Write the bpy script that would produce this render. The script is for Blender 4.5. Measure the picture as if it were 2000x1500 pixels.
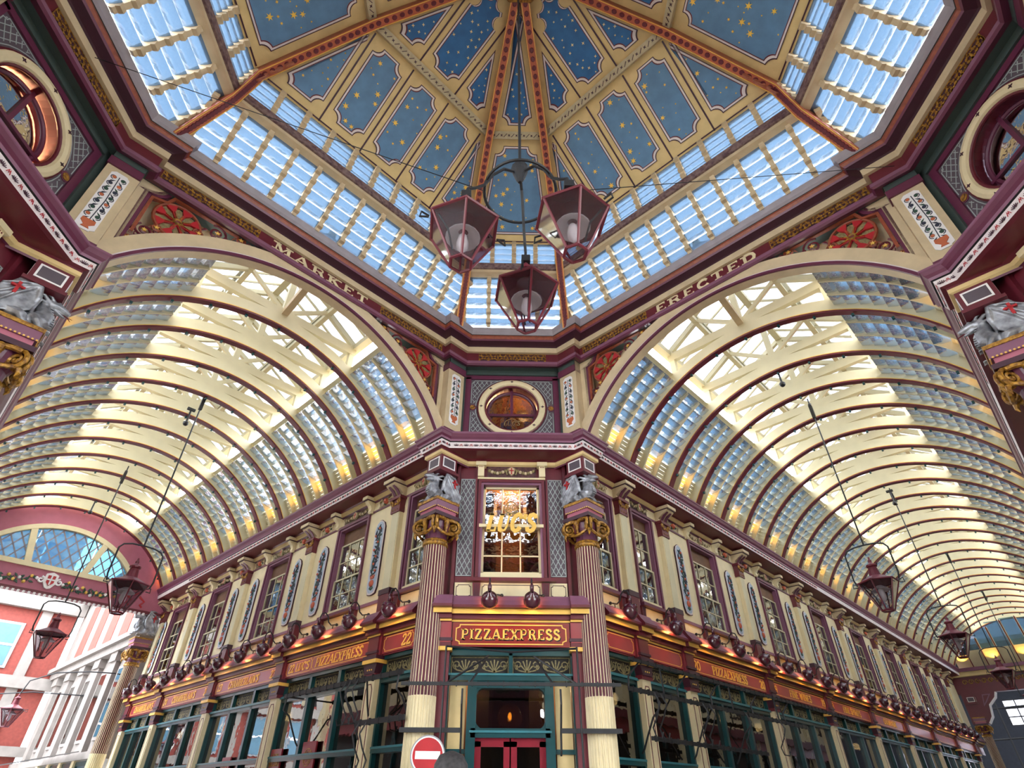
import bpy, math, random
from math import sin, cos, pi, sqrt, atan2, radians as rad
from mathutils import Matrix, Vector
random.seed(7)
for _o in list(bpy.data.objects): bpy.data.objects.remove(_o, do_unlink=True)
scn = bpy.context.scene
COL = scn.collection
S = 2 ** -.5

# ------------------------------------------------------------------ camera, sky, exposure
F, TH, YAW, ROLL = 1098.0, 0.6465, 0.0212, 0.0044
CAM = Vector((-.2091, -3.7184, 1.6))
fwd = Vector((sin(YAW) * cos(TH), cos(YAW) * cos(TH), sin(TH)))
_r = Vector((cos(YAW), -sin(YAW), 0)); _u = _r.cross(fwd)
rgt = _r * cos(ROLL) + _u * sin(ROLL); upv = rgt.cross(fwd)
cd = bpy.data.cameras.new('camera'); cam = bpy.data.objects.new('camera', cd); COL.objects.link(cam)
cd.sensor_width = 36; cd.lens = F / 2000 * 36; cd.clip_start = .05; cd.clip_end = 300
cam.matrix_world = Matrix(((rgt.x, upv.x, -fwd.x, CAM.x), (rgt.y, upv.y, -fwd.y, CAM.y), (rgt.z, upv.z, -fwd.z, CAM.z), (0, 0, 0, 1)))
scn.camera = cam
W = bpy.data.worlds.new('overcast_sky'); scn.world = W; W.use_nodes = True
_bg = W.node_tree.nodes['Background']; _bg.inputs[0].default_value = (.88, .94, 1, 1); _bg.inputs[1].default_value = 9.4
vs = scn.view_settings; vs.view_transform = 'Standard'; vs.look = 'None'; vs.exposure = 0.62; vs.gamma = 1; vs.use_curve_mapping = False
cy = scn.cycles; cy.max_bounces = 10; cy.diffuse_bounces = 7; cy.glossy_bounces = 3; cy.transmission_bounces = 4; cy.transparent_max_bounces = 10
cy.sample_clamp_indirect = 6; cy.use_denoising = True; cy.caustics_reflective = False; cy.caustics_refractive = False

# ------------------------------------------------------------------ materials
def lin(c): return tuple(((x / 255) / 12.92 if x <= 10 else ((x / 255 + .055) / 1.055) ** 2.4) for x in c)
MAT = {}
def mat(name, rgb, rough=.45, metal=0, noise=.1, scale=6, bump=0, emit=None, rgb2=None, coat=0):
    m = bpy.data.materials.new(name); m.use_nodes = True; nt = m.node_tree; b = nt.nodes['Principled BSDF']
    c = lin(rgb); b.inputs['Roughness'].default_value = rough; b.inputs['Metallic'].default_value = metal
    b.inputs['Base Color'].default_value = (*c, 1)
    if coat: b.inputs['Coat Weight'].default_value = coat; b.inputs['Coat Roughness'].default_value = .1
    if noise or bump:
        tc = nt.nodes.new('ShaderNodeTexCoord'); n = nt.nodes.new('ShaderNodeTexNoise'); n.inputs['Scale'].default_value = scale; n.inputs['Detail'].default_value = 5
        nt.links.new(tc.outputs['Object'], n.inputs['Vector'])
        if noise:
            r = nt.nodes.new('ShaderNodeValToRGB'); c2 = lin(rgb2) if rgb2 else tuple(x * (1 - noise * 1.6) for x in c)
            r.color_ramp.elements[0].position = .35; r.color_ramp.elements[1].position = .65
            r.color_ramp.elements[0].color = (*c2, 1); r.color_ramp.elements[1].color = (*c, 1)
            nt.links.new(n.outputs['Fac'], r.inputs[0]); nt.links.new(r.outputs[0], b.inputs['Base Color'])
        if bump:
            bp = nt.nodes.new('ShaderNodeBump'); bp.inputs['Strength'].default_value = bump; bp.inputs['Distance'].default_value = .02
            nt.links.new(n.outputs['Fac'], bp.inputs['Height']); nt.links.new(bp.outputs[0], b.inputs['Normal'])
    if emit: b.inputs['Emission Color'].default_value = (*lin(emit[:3]), 1); b.inputs['Emission Strength'].default_value = emit[3]
    MAT[name] = m; return m
def glass(name, tint, transp, gloss_rough=.03, gloss=.25, diff=(0, (200, 210, 215)), bump=0, bscale=8, transl=0, fres=.4):
    m = bpy.data.materials.new(name); m.use_nodes = True; nt = m.node_tree; nt.nodes.remove(nt.nodes['Principled BSDF']); out = nt.nodes['Material Output']
    N = nt.nodes.new; L = nt.links.new
    t = N('ShaderNodeBsdfTransparent'); t.inputs[0].default_value = (*[x * transp for x in lin(tint)], 1); cur = t.outputs[0]
    nb = None
    if bump:
        tc = N('ShaderNodeTexCoord'); n = N('ShaderNodeTexNoise'); n.inputs['Scale'].default_value = bscale; n.inputs['Detail'].default_value = 3; L(tc.outputs['Object'], n.inputs['Vector'])
        bp = N('ShaderNodeBump'); bp.inputs['Strength'].default_value = bump; bp.inputs['Distance'].default_value = .05; L(n.outputs['Fac'], bp.inputs['Height']); nb = bp.outputs[0]
    for kind, w in (('ShaderNodeBsdfDiffuse', diff[0]), ('ShaderNodeBsdfTranslucent', transl)):
        if w:
            d = N(kind); d.inputs['Color'].default_value = (*lin(diff[1]), 1)
            if nb: L(nb, d.inputs['Normal'])
            mx = N('ShaderNodeMixShader'); mx.inputs[0].default_value = w; L(cur, mx.inputs[1]); L(d.outputs[0], mx.inputs[2]); cur = mx.outputs[0]
    g = N('ShaderNodeBsdfGlossy'); g.inputs['Roughness'].default_value = gloss_rough
    if nb: L(nb, g.inputs['Normal'])
    lw = N('ShaderNodeLayerWeight'); lw.inputs[0].default_value = fres
    mm = N('ShaderNodeMath'); mm.operation = 'MULTIPLY_ADD'; mm.inputs[1].default_value = .7; mm.inputs[2].default_value = gloss; L(lw.outputs['Fresnel'], mm.inputs[0]); mm.use_clamp = True
    mx = N('ShaderNodeMixShader'); L(mm.outputs[0], mx.inputs[0]); L(cur, mx.inputs[1]); L(g.outputs[0], mx.inputs[2]); L(mx.outputs[0], out.inputs[0])
    MAT[name] = m; return m
mat('cream', (226, 211, 172), .5, noise=.05); mat('creamv', (208, 199, 166), .5, noise=.05, scale=3)
mat('creamd', (222, 196, 140), .55, noise=.08, scale=4); mat('stone', (206, 186, 152), .6, noise=.08, scale=5)
mat('plum', (100, 44, 70), .35, noise=.06); mat('mauve', (130, 84, 108), .35, noise=.06); mat('maroon', (98, 28, 42), .4, noise=.06)
mat('darkplum', (62, 26, 44), .4, noise=.08); mat('pink', (176, 100, 122), .5, noise=.05); mat('green', (64, 78, 76), .5, noise=.06)
mat('greym', (150, 142, 150), .45, noise=.08); mat('greyp', (88, 78, 88), .5); mat('rope', (150, 74, 48), .45, noise=.2, scale=14)
mat('gold', (186, 138, 52), .4, metal=.3, noise=.4, scale=24, rgb2=(96, 58, 26)); mat('flute', (108, 46, 62), .4); mat('goldp', (236, 190, 92), .4, noise=.08)
mat('teal', (6, 66, 72), .3, noise=.08, coat=.3); mat('tealh', (54, 118, 130), .3)
mat('signred', (146, 50, 60), .3, noise=.06, coat=.2); mat('signdark', (122, 26, 26), .3, noise=.05, coat=.2); mat('shopred', (138, 22, 44), .3)
mat('iron', (32, 32, 37), .55, metal=.1, noise=.2, scale=15); mat('black', (18, 16, 20), .45, noise=0); mat('lampshade', (74, 20, 38), .22, noise=.1, coat=.6)
mat('ironred', (104, 20, 40), .45); mat('silver', (172, 175, 184), .36, metal=.4, noise=.2, scale=9, bump=.3, rgb2=(116, 117, 124))
mat('red', (178, 28, 38), .45); mat('white', (238, 236, 238), .5, noise=.04); mat('offw', (224, 214, 216), .55, noise=.08)
mat('blue', (96, 138, 178), .6, noise=.12, scale=4); mat('blue2', (46, 110, 170), .6, noise=.15, scale=4)
mat('star', (244, 200, 84), .4, noise=0); mat('star2', (228, 214, 160), .4, noise=0)
mat('ribred', (156, 88, 64), .45, noise=.15, scale=9); mat('ribpat', (180, 94, 66), .45, noise=.1); mat('beamg', (190, 178, 146), .5, noise=.12, scale=8); mat('beamp', (134, 112, 108), .55, noise=.5, scale=16, rgb2=(84, 58, 66))
mat('latt', (168, 178, 178), .5); mat('terra', (196, 104, 66), .6, noise=.1); mat('leaf', (48, 82, 68), .6, noise=.2, scale=14); mat('leafd', (40, 46, 66), .6); mat('fruit', (198, 96, 68), .5, noise=.15, scale=20); mat('panelb', (172, 186, 206), .55)
mat('frz', (92, 56, 56), .6, noise=.3, scale=16, rgb2=(60, 30, 40)); mat('olive', (150, 136, 92), .6, noise=.3, scale=25)
mat('wood', (112, 76, 48), .6, noise=.2, scale=6); mat('dark', (26, 18, 16), .7, noise=.1); mat('roomw', (176, 112, 62), .7, noise=.08)
mat('brick', (126, 54, 45), .8, noise=.14, scale=9); mat('stonew', (134, 127, 122), .75, noise=.12, scale=3); mat('cobble', (186, 180, 172), .8, noise=.15, scale=4)
mat('skin', (196, 140, 116), .55, noise=.05); mat('hair', (20, 16, 17), .7, noise=.5, scale=60, rgb2=(44, 40, 42)); mat('shirt', (76, 104, 150), .8); mat('shirt2', (120, 132, 146), .8); mat('coat', (44, 48, 60), .8)
mat('signg', (150, 152, 156), .4, metal=.4, noise=0); mat('tarmac', (96, 92, 92), .9)
mat('bulbglow', (255, 210, 120), .3, noise=0, emit=(255, 190, 90, 30)); mat('uplamp', (255, 214, 120), .4, noise=0, emit=(255, 200, 60, 12)); mat('bulb', (230, 230, 228), .2, noise=0)
mat('enamel', (220, 216, 214), .4); mat('lattb', (70, 112, 136), .3, noise=.1)
mat('whitew', (142, 145, 152), .7); mat('brickd', (150, 70, 60), .8)
mat('sky_window', (235, 236, 250), .4, noise=0, emit=(235, 236, 255, 2.2))
glass('skyglass', (250, 252, 255), .3, gloss=0, diff=(.1, (235, 240, 245)))
glass('louvre', (160, 192, 216), .85, .14, .02, diff=(.25, (126, 152, 172)), bump=.5, bscale=5, transl=.3)
glass('louvred', (178, 200, 220), .45, .1, .02, diff=(.2, (150, 170, 190)), bump=.7, bscale=9, transl=.25)
glass('pane', (190, 186, 170), .8, .015, .3, bump=.06, bscale=3)
glass('shopglass', (170, 170, 160), .7, .01, .22, bump=.05, bscale=2)
glass('lampglass', (226, 220, 226), .88, .06, .0, diff=(.05, (150, 140, 148)), fres=.12)
glass('globe', (240, 190, 120), .7, .03, .1, diff=(.22, (226, 160, 90))); glass('bluepane', (150, 196, 220), .85, .05, .1, diff=(.25, (130, 180, 210)))

# ------------------------------------------------------------------ mesh builder
class MB:
    def __init__(s): s.v = []; s.f = []; s.m = []; s.k = 0
    def mt(s, k): s.k = k; return s
    def add(s, vs, fs):
        n = len(s.v); s.v += [tuple(p) for p in vs]; s.f += [tuple(i + n for i in f) for f in fs]; s.m += [s.k] * len(fs); return s
    def box(s, x0, x1, y0, y1, z0, z1):
        return s.add([(x, y, z) for z in (z0, z1) for y in (y0, y1) for x in (x0, x1)], [(0, 2, 3, 1), (4, 5, 7, 6), (0, 1, 5, 4), (2, 6, 7, 3), (0, 4, 6, 2), (1, 3, 7, 5)])
    def prism(s, poly, a0, a1, ax='y'):
        n = len(poly)
        g = {'y': lambda p, a: (p[0], a, p[1]), 'x': lambda p, a: (a, p[0], p[1]), 'z': lambda p, a: (p[0], p[1], a)}[ax]
        return s.add([g(p, a0) for p in poly] + [g(p, a1) for p in poly], [tuple(range(n))[::-1], tuple(range(n, 2 * n))] + [(i, (i + 1) % n, n + (i + 1) % n, n + i) for i in range(n)])
    def tube(s, pts, r, n=6, closed=False, cap=True):
        pts = [Vector(p) for p in pts]; N = len(pts); rr = r if isinstance(r, (list, tuple)) else [r] * N; vs = []; prev = None
        for i, p in enumerate(pts):
            if closed: t = pts[(i + 1) % N] - pts[i - 1]
            else: t = pts[min(i + 1, N - 1)] - pts[max(i - 1, 0)]
            t = t.normalized() if t.length > 1e-9 else Vector((0, 0, 1))
            if prev is None: a = t.orthogonal().normalized()
            else:
                a = prev - t * prev.dot(t); a = a.normalized() if a.length > 1e-6 else t.orthogonal().normalized()
            prev = a; b = t.cross(a)
            vs += [p + (a * cos(2 * pi * j / n) + b * sin(2 * pi * j / n)) * rr[i] for j in range(n)]
        fs = [(i * n + j, i * n + (j + 1) % n, ((i + 1) % N) * n + (j + 1) % n, ((i + 1) % N) * n + j) for i in range(N if closed else N - 1) for j in range(n)]
        if cap and not closed: fs += [tuple(range(n))[::-1], tuple(range((N - 1) * n, N * n))]
        return s.add(vs, fs)
    def lathe(s, prof, n=16, o=(0, 0, 0), ax="z", cap=True):
        vs = []; o = Vector(o)
        for r, z in prof:
            for j in range(n):
                a = 2 * pi * j / n; q = (r * cos(a), r * sin(a), z) if ax == 'z' else ((r * cos(a), z, r * sin(a)) if ax == 'y' else (z, r * cos(a), r * sin(a)))
                vs.append(o + Vector(q))
        m = len(prof)
        fs = [(i * n + j, i * n + (j + 1) % n, (i + 1) * n + (j + 1) % n, (i + 1) * n + j) for i in range(m - 1) for j in range(n)] + ([tuple(range(n))[::-1], tuple(range((m - 1) * n, m * n))] if cap else [])
        return s.add(vs, fs)
    def ball(s, o, r, n=8, sq=(1, 1, 1)):
        o = Vector(o); vs = [o + Vector((0, 0, r * sq[2]))]; m = max(4, n // 2 + 1)
        for i in range(1, m):
            th = pi * i / m
            vs += [o + Vector((r * sin(th) * cos(2 * pi * j / n) * sq[0], r * sin(th) * sin(2 * pi * j / n) * sq[1], r * cos(th) * sq[2])) for j in range(n)]
        vs.append(o - Vector((0, 0, r * sq[2]))); e = len(vs) - 1
        fs = [(0, 1 + j, 1 + (j + 1) % n) for j in range(n)]
        for i in range(m - 2): fs += [(1 + i * n + j, 1 + (i + 1) * n + j, 1 + (i + 1) * n + (j + 1) % n, 1 + i * n + (j + 1) % n) for j in range(n)]
        b = 1 + (m - 2) * n; fs += [(b + j, e, b + (j + 1) % n) for j in range(n)]
        return s.add(vs, fs)
    def stroke(s, pts, w, y0, y1, closed=False):   # flat ribbon in the xz plane, mitred
        P = [Vector((p[0], p[1])) for p in pts]; N = len(P); Lf = []; Rt = []
        for i in range(N):
            a = P[i] - P[i - 1] if (i > 0 or closed) else P[1] - P[0]
            b = P[(i + 1) % N] - P[i] if (i < N - 1 or closed) else P[-1] - P[-2]
            a = a.normalized() if a.length > 1e-9 else Vector((1, 0)); b = b.normalized() if b.length > 1e-9 else a
            t = a + b; t = t.normalized() if t.length > 1e-6 else a; nn = Vector((-t.y, t.x)); k = max(.4, nn.dot(Vector((-a.y, a.x))))
            ww = (w[i] if isinstance(w, (list, tuple)) else w) / 2 / k
            Lf.append(P[i] + nn * ww); Rt.append(P[i] - nn * ww)
        vs = []
        for l, r in zip(Lf, Rt): vs += [(l.x, y0, l.y), (r.x, y0, r.y), (l.x, y1, l.y), (r.x, y1, r.y)]
        fs = []
        for i in range(N if closed else N - 1):
            a, b = 4 * i, 4 * ((i + 1) % N); fs += [(a, b, b + 1, a + 1), (a + 2, a + 3, b + 3, b + 2), (a, a + 2, b + 2, b), (a + 1, b + 1, b + 3, a + 3)]
        if not closed: fs += [(0, 1, 3, 2), (4 * N - 4, 4 * N - 2, 4 * N - 1, 4 * N - 3)]
        return s.add(vs, fs)
    def xf(s, M):
        s.v = [tuple(M @ Vector(p)) for p in s.v]; return s
    def join(s, o, M=None, k=None):
        n = len(s.v); s.v += [tuple(M @ Vector(p)) for p in o.v] if M else o.v; s.f += [tuple(i + n for i in f) for f in o.f]; s.m += ([k] * len(o.m) if k is not None else o.m); return s
    def mesh(s, name, mats, smooth=False):
        me = bpy.data.meshes.new(name); me.from_pydata(s.v, [], s.f)
        for m in (mats if isinstance(mats, (list, tuple)) else [mats]): me.materials.append(MAT[m])
        if max(s.m, default=0): me.polygons.foreach_set('material_index', s.m)
        if smooth: me.polygons.foreach_set('use_smooth', [True] * len(s.f))
        me.update(); return me
    def build(s, name, mats, parent=None, M=None, smooth=False):
        return put(name, s.mesh(name, mats, smooth), parent, M)
def put(name, me, parent=None, M=None):
    o = bpy.data.objects.new(name, me); COL.objects.link(o)
    if parent: o.parent = parent
    if M is not None: o.matrix_local = M
    return o
def empty(name, M=None, parent=None): return put(name, None, parent, M)
def tag(o, label, cat, group=None):
    o['label'] = label; o['category'] = cat
    if group: o['group'] = group
    return o
def struct(o, label=None):
    o['kind'] = 'structure'
    if label: o['label'] = label
    return o
def stuff(o): o['kind'] = 'stuff'; return o
def dup(o, parent=None, M=None):
    c = o.copy(); COL.objects.link(c); c.parent = parent
    if M is not None: c.matrix_local = M
    for ch in o.children:
        dup(ch, c)
    return c
def T(x=0, y=0, z=0): return Matrix.Translation((x, y, z))
def frame(x, y, o=(0, 0, 0)):
    z = Vector(x).cross(Vector(y)); return Matrix(((x[0], y[0], z[0], o[0]), (x[1], y[1], z[1], o[1]), (x[2], y[2], z[2], o[2]), (0, 0, 0, 1)))
CW = 3.5
ML = frame((S, -S, 0), (S, S, 0), (S * CW, S * CW, 0)); MR = frame((S, S, 0), (-S, S, 0), (-S * CW, S * CW, 0))
def RZ(k): return Matrix.Rotation(pi / 2 * k, 4, 'Z')
YC = 6.25
def MC(k): return RZ(k) @ T(0, YC, 0)
V0 = frame((S, -S, 0), (S, S, 0))
def V(k): return RZ(k) @ V0          # k=0 right avenue, k=1 left avenue; x across, y along, z up
def arc(cx, cz, r, a0, a1, n): return [(cx + r * cos(a0 + (a1 - a0) * i / n), cz + r * sin(a0 + (a1 - a0) * i / n)) for i in range(n + 1)]
def spiral(cx, cz, r0, r1, a0, turns, n=20): return [(cx + (r0 + (r1 - r0) * i / n) * cos(a0 + 2 * pi * turns * i / n), cz + (r0 + (r1 - r0) * i / n) * sin(a0 + 2 * pi * turns * i / n)) for i in range(n + 1)]
def light(name, kind, loc, energy, col, parent=None, **kw):
    l = bpy.data.lights.new(name, kind); l.energy = energy; l.color = col
    for a, b in kw.items():
        if a != 'rot': setattr(l, a, b)
    o = bpy.data.objects.new(name, l); COL.objects.link(o); o.location = loc
    if 'rot' in kw: o.rotation_euler = kw['rot']
    if parent: o.parent = parent
    return o

# ------------------------------------------------------------------ slab-serif lettering
_G = {  # strokes as (thick?, points); box 0..w x 0..1
 'A': (.86, [(0, [(.08, 0), (.4, 1)]), (1, [(.42, 1), (.74, 0)]), (0, [(.2, .34), (.62, .34)])], [(.08, 0), (.74, 0)]),
 'B': (.74, [(1, [(.18, 0), (.18, 1)]), (0, [(.18, .97), (.5, .97), (.6, .86), (.6, .66), (.5, .54), (.18, .54)]), (0, [(.5, .54), (.64, .44), (.66, .2), (.55, .03), (.18, .03)])], [(.18, 0), (.18, 1)]),
 'C': (.76, [(1, [(.66, .74), (.56, .93), (.4, .98), (.24, .88), (.15, .68), (.13, .5), (.15, .32), (.24, .12), (.4, .02), (.56, .07), (.67, .24)])], []),
 'D': (.8, [(1, [(.18, 0), (.18, 1)]), (1, [(.18, .97), (.46, .97), (.62, .82), (.68, .5), (.62, .18), (.46, .03), (.18, .03)])], [(.18, 0), (.18, 1)]),
 'E': (.7, [(1, [(.18, 0), (.18, 1)]), (0, [(.1, .97), (.6, .97), (.6, .8)]), (0, [(.18, .52), (.48, .52)]), (0, [(.1, .03), (.62, .03), (.62, .22)])], [(.18, 0)]),
 'F': (.66, [(1, [(.18, 0), (.18, 1)]), (0, [(.1, .97), (.6, .97), (.6, .8)]), (0, [(.18, .52), (.48, .52)])], [(.18, 0)]),
 'G': (.8, [(1, [(.66, .78), (.56, .93), (.4, .98), (.24, .88), (.13, .5), (.24, .12), (.4, .02), (.58, .08), (.64, .2)]), (1, [(.64, .06), (.64, .42)])], [(.62, .44)]),
 'H': (.84, [(1, [(.18, 0), (.18, 1)]), (1, [(.66, 0), (.66, 1)]), (0, [(.18, .52), (.66, .52)])], [(.18, 0), (.18, 1), (.66, 0), (.66, 1)]),
 'I': (.4, [(1, [(.2, 0), (.2, 1)])], [(.2, 0), (.2, 1)]),
 'J': (.6, [(1, [(.42, 1), (.42, .25), (.34, .06), (.2, .02), (.1, .12)])], [(.42, 1)]),
 'K': (.82, [(1, [(.18, 0), (.18, 1)]), (0, [(.64, 1), (.24, .48)]), (1, [(.34, .58), (.68, 0)])], [(.18, 0), (.18, 1), (.62, 1), (.68, 0)]),
 'L': (.68, [(1, [(.2, 0), (.2, 1)]), (0, [(.1, .03), (.62, .03), (.62, .26)])], [(.2, 1)]),
 'M': (1.0, [(0, [(.16, 0), (.18, 1)]), (1, [(.18, 1), (.48, .1)]), (0, [(.48, .1), (.8, 1)]), (1, [(.82, 0), (.8, 1)])], [(.16, 0), (.82, 0), (.16, 1), (.82, 1)]),
 'N': (.86, [(0, [(.16, 0), (.16, 1)]), (1, [(.18, 1), (.68, 0)]), (0, [(.7, 0), (.7, 1)])], [(.16, 0), (.14, 1), (.7, 1)]),
 'O': (.82, [(1, arc(.41, .5, .42, pi / 2, pi / 2 + 2 * pi, 16))], []),
 'P': (.72, [(1, [(.18, 0), (.18, 1)]), (0, [(.18, .97), (.46, .97), (.6, .88), (.62, .72), (.56, .54), (.44, .47), (.18, .47)])], [(.18, 0), (.18, 1)]),
 'R': (.8, [(1, [(.18, 0), (.18, 1)]), (0, [(.18, .97), (.46, .97), (.6, .88), (.62, .74), (.56, .58), (.44, .51), (.18, .51)]), (1, [(.42, .5), (.56, .36), (.6, .1), (.72, .02)])], [(.18, 0), (.18, 1)]),
 'S': (.66, [(1, [(.54, .76), (.48, .92), (.34, .98), (.18, .92), (.12, .77), (.18, .62), (.34, .52), (.5, .42), (.57, .26), (.5, .09), (.34, .02), (.17, .08), (.1, .25)])], []),
 'T': (.76, [(1, [(.38, 0), (.38, 1)]), (0, [(.08, .78), (.08, .97), (.68, .97), (.68, .78)])], [(.38, 0)]),
 'U': (.84, [(1, [(.18, 1), (.18, .3), (.26, .08), (.42, .02)]), (0, [(.42, .02), (.58, .08), (.66, .3), (.66, 1)])], [(.18, 1), (.66, 1)]),
 'W': (1.1, [(1, [(.08, 1), (.32, 0)]), (0, [(.32, 0), (.52, .9)]), (1, [(.52, .9), (.74, 0)]), (0, [(.74, 0), (.98, 1)])], [(.08, 1), (.98, 1)]),
 'X': (.82, [(1, [(.12, 1), (.68, 0)]), (0, [(.66, 1), (.12, 0)])], [(.12, 1), (.68, 0), (.66, 1), (.12, 0)]),
 'Z': (.74, [(0, [(.1, .78), (.1, .97), (.6, .97)]), (1, [(.6, .97), (.1, .03)]), (0, [(.1, .03), (.64, .03), (.64, .24)])], []),
 '0': (.66, [(1, [(.33 + .24 * cos(a * pi / 8), .5 + .48 * sin(a * pi / 8)) for a in range(17)])], []),
 '1': (.44, [(1, [(.24, 0), (.24, 1), (.08, .8)])], [(.24, 0)]),
 '2': (.64, [(1, [(.1, .74), (.18, .94), (.34, .98), (.5, .88), (.52, .7), (.4, .46), (.1, .04)]), (1, [(.1, .04), (.56, .04), (.58, .2)])], []),
 '3': (.62, [(1, [(.1, .82), (.22, .97), (.4, .95), (.5, .78), (.42, .58), (.26, .53)]), (1, [(.26, .53), (.46, .46), (.54, .26), (.44, .06), (.24, .02), (.08, .18)])], []),
 '4': (.66, [(0, [(.62, .28), (.06, .28), (.42, .98)]), (1, [(.44, 0), (.44, 1)])], [(.44, 0)]),
 '8': (.64, [(1, [(.32 + .18 * cos(a * pi / 6), .74 + .23 * sin(a * pi / 6)) for a in range(13)]), (1, [(.32 + .22 * cos(a * pi / 6), .27 + .25 * sin(a * pi / 6)) for a in range(13)])], []),
 '9': (.62, [(1, [(.3 + .2 * cos(a * pi / 6), .7 + .26 * sin(a * pi / 6)) for a in range(13)]), (1, [(.5, .7), (.48, .3), (.34, .06), (.14, .06)])], []),
 "'": (.26, [(1, [(.12, 1), (.08, .7)])], []), ' ': (.42, [], []), '-': (.4, [(0, [(.06, .45), (.34, .45)])], [])}
def text(mb, s, x, z, h, y0, y1, width=None, slant=0, align='c', thick=.16, thin=.08, serif=.17, track=0):
    tot = sum(_G[c][0] + track for c in s) * h; kx = (width / tot) if width else 1; x0 = x - tot * kx / 2 if align == 'c' else x
    for c in s:
        w, st, se = _G[c]; q = lambda p: (x0 + (p[0] + slant * p[1]) * h * kx, z + p[1] * h)
        for tk, pts in st: mb.stroke([q(p) for p in pts], (thick if tk else thin) * h, y0, y1)
        for p in se:
            e = thin * .5 if p[1] < .5 else -thin * .5
            mb.stroke([q((p[0] - serif, p[1] + e)), q((p[0] + serif, p[1] + e))], thin * h, y0, y1)
        x0 += (w + track) * h * kx
# ================================================================== SETTING: floor, dome, entablature, arches
fl = MB().box(-60, 60, -30, 70, -.2, 0).build('floor', 'cobble'); struct(fl, 'grey paved market floor')

# ---- dome -----------------------------------------------------------------------------------------
LV = dict(A=(.985, 10.28), B=(.868, 11.2), C=(.848, 11.46), D=(.815, 12.0), E=(.48, 13.22), F=(.085, 14.1))
FACES = [(V(k), 4.95, 3.182, 'd', k) for k in range(4)] + [(RZ(k), 5.75, 1.25, 'c', k) for k in range(4)]
dome = MB()
def fpt(M, D, c, s, z): return M @ Vector((c, D * s, z))
for M, D, H, ty, k in FACES:
    for a, b in (('D', 'E'), ('E', 'F')):
        (s0, z0), (s1, z1) = LV[a], LV[b]
        vs = [fpt(M, D, c, s, z + dz) for dz in (0, .12) for c, s, z in ((-H * s0, s0, z0), (H * s0, s0, z0), (H * s1, s1, z1), (-H * s1, s1, z1))]
        dome.add(vs, [(0, 1, 2, 3), (4, 7, 6, 5)])
dome = struct(dome.build('ceiling_dome', 'creamd'), 'octagonal dome of cream boards with starry blue panels')
def tier(M, D, a, b):
    (s0, z0), (s1, z1) = LV[a], LV[b]; e = Vector((0, D * (s1 - s0), z1 - z0)); L = e.length; e /= L
    y = Vector((0, e.z, -e.y)); m = Matrix(((1, y.x, e.x, 0), (0, y.y, e.y, D * s0), (0, y.z, e.z, z0), (0, 0, 0, 1)))
    return M @ m, L, s0, s1
def inset(poly, m):
    n = len(poly); out = []
    ln = []
    for i in range(n):
        a, b = Vector(poly[i]), Vector(poly[(i + 1) % n]); d = (b - a).normalized(); nn = Vector((-d.y, d.x)); ln.append((a + nn * m, d))
    for i in range(n):
        (p, d), (q, e) = ln[i - 1], ln[i]; cr = d.x * e.y - d.y * e.x; t = ((q - p).x * e.y - (q - p).y * e.x) / cr; out.append(p + d * t)
    return out
def notched(poly, m, r):
    P = inset(poly, m); n = len(P); out = []
    for i in range(n):
        v = P[i]; a = (P[i - 1] - v); b = (P[(i + 1) % n] - v)
        ang = a.angle(b); rr = min(r, a.length * .4, b.length * .4)
        if ang < rad(48): out += [v + (a.normalized() + b.normalized()) * 1e-4] * 7; continue
        a0 = atan2(a.y, a.x); a1 = atan2(b.y, b.x); d = (a1 - a0 + pi) % (2 * pi) - pi
        out += [v + Vector((cos(a0 + d * j / 6), sin(a0 + d * j / 6))) * rr for j in range(7)]
    return out
def ring2(mb, A, B, y):
    n = len(A); mb.add([(p.x, y, p.y) for p in A] + [(p.x, y, p.y) for p in B], [(i, (i + 1) % n, n + (i + 1) % n, n + i) for i in range(n)])
def inside(p, poly):
    r = False; n = len(poly)
    for i in range(n):
        a, b = poly[i], poly[i - 1]
        if (a.y > p[1]) != (b.y > p[1]) and p[0] < (b.x - a.x) * (p[1] - a.y) / (b.y - a.y + 1e-12) + a.x: r = not r
    return r
def starpoly(x, z, r, n=6, rot=0): return [(x + (r if i % 2 == 0 else r * .38) * cos(rot + pi * i / n), z + (r if i % 2 == 0 else r * .38) * sin(rot + pi * i / n)) for i in range(2 * n)]
def star_panel(Mt, cell, inner):
    b = notched(cell, .165, .16)
    if inner: sub = 'blue2'
    else: sub = 'blue'
    p = MB().prism([(v.x, v.y) for v in b], -.012, -.002).build('star_panel', sub, dome, Mt)
    m = MB(); q = [notched(cell, t, .16) for t in (.105, .12, .15, .165)]
    for i in range(3): m.mt(i); ring2(m, q[i], q[i + 1], -.014)
    m.build('panel_border', ['darkplum', 'offw', 'maroon'], p)
    st = MB(); xs = [v.x for v in b]; zs = [v.y for v in b]; area = (max(xs) - min(xs)) * (max(zs) - min(zs)); cnt = int(area * (24 if inner else 13)); pts = []
    for _ in range(cnt * 8):
        x = random.uniform(min(xs), max(xs)); z = random.uniform(min(zs), max(zs)); r = random.choice((.016, .018, .03, .055, .068)) if not inner else random.choice((.022, .03, .034))
        if inside((x, z), inset([(v.x, v.y) for v in b[::1]], 0) if 0 else b) and all((x - a) ** 2 + (z - c) ** 2 > .012 for a, c in pts) and len(pts) < cnt:
            if all(inside((x + r * cos(t), z + r * sin(t)), b) for t in (0, 1.57, 3.14, 4.71)):
                pts.append((x, z)); st.prism(starpoly(x, z, r, 4 if inner else 6, random.random()), -.02, -.012)
    if pts: st.build('gold_stars', 'star2' if inner else 'star', p)
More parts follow.
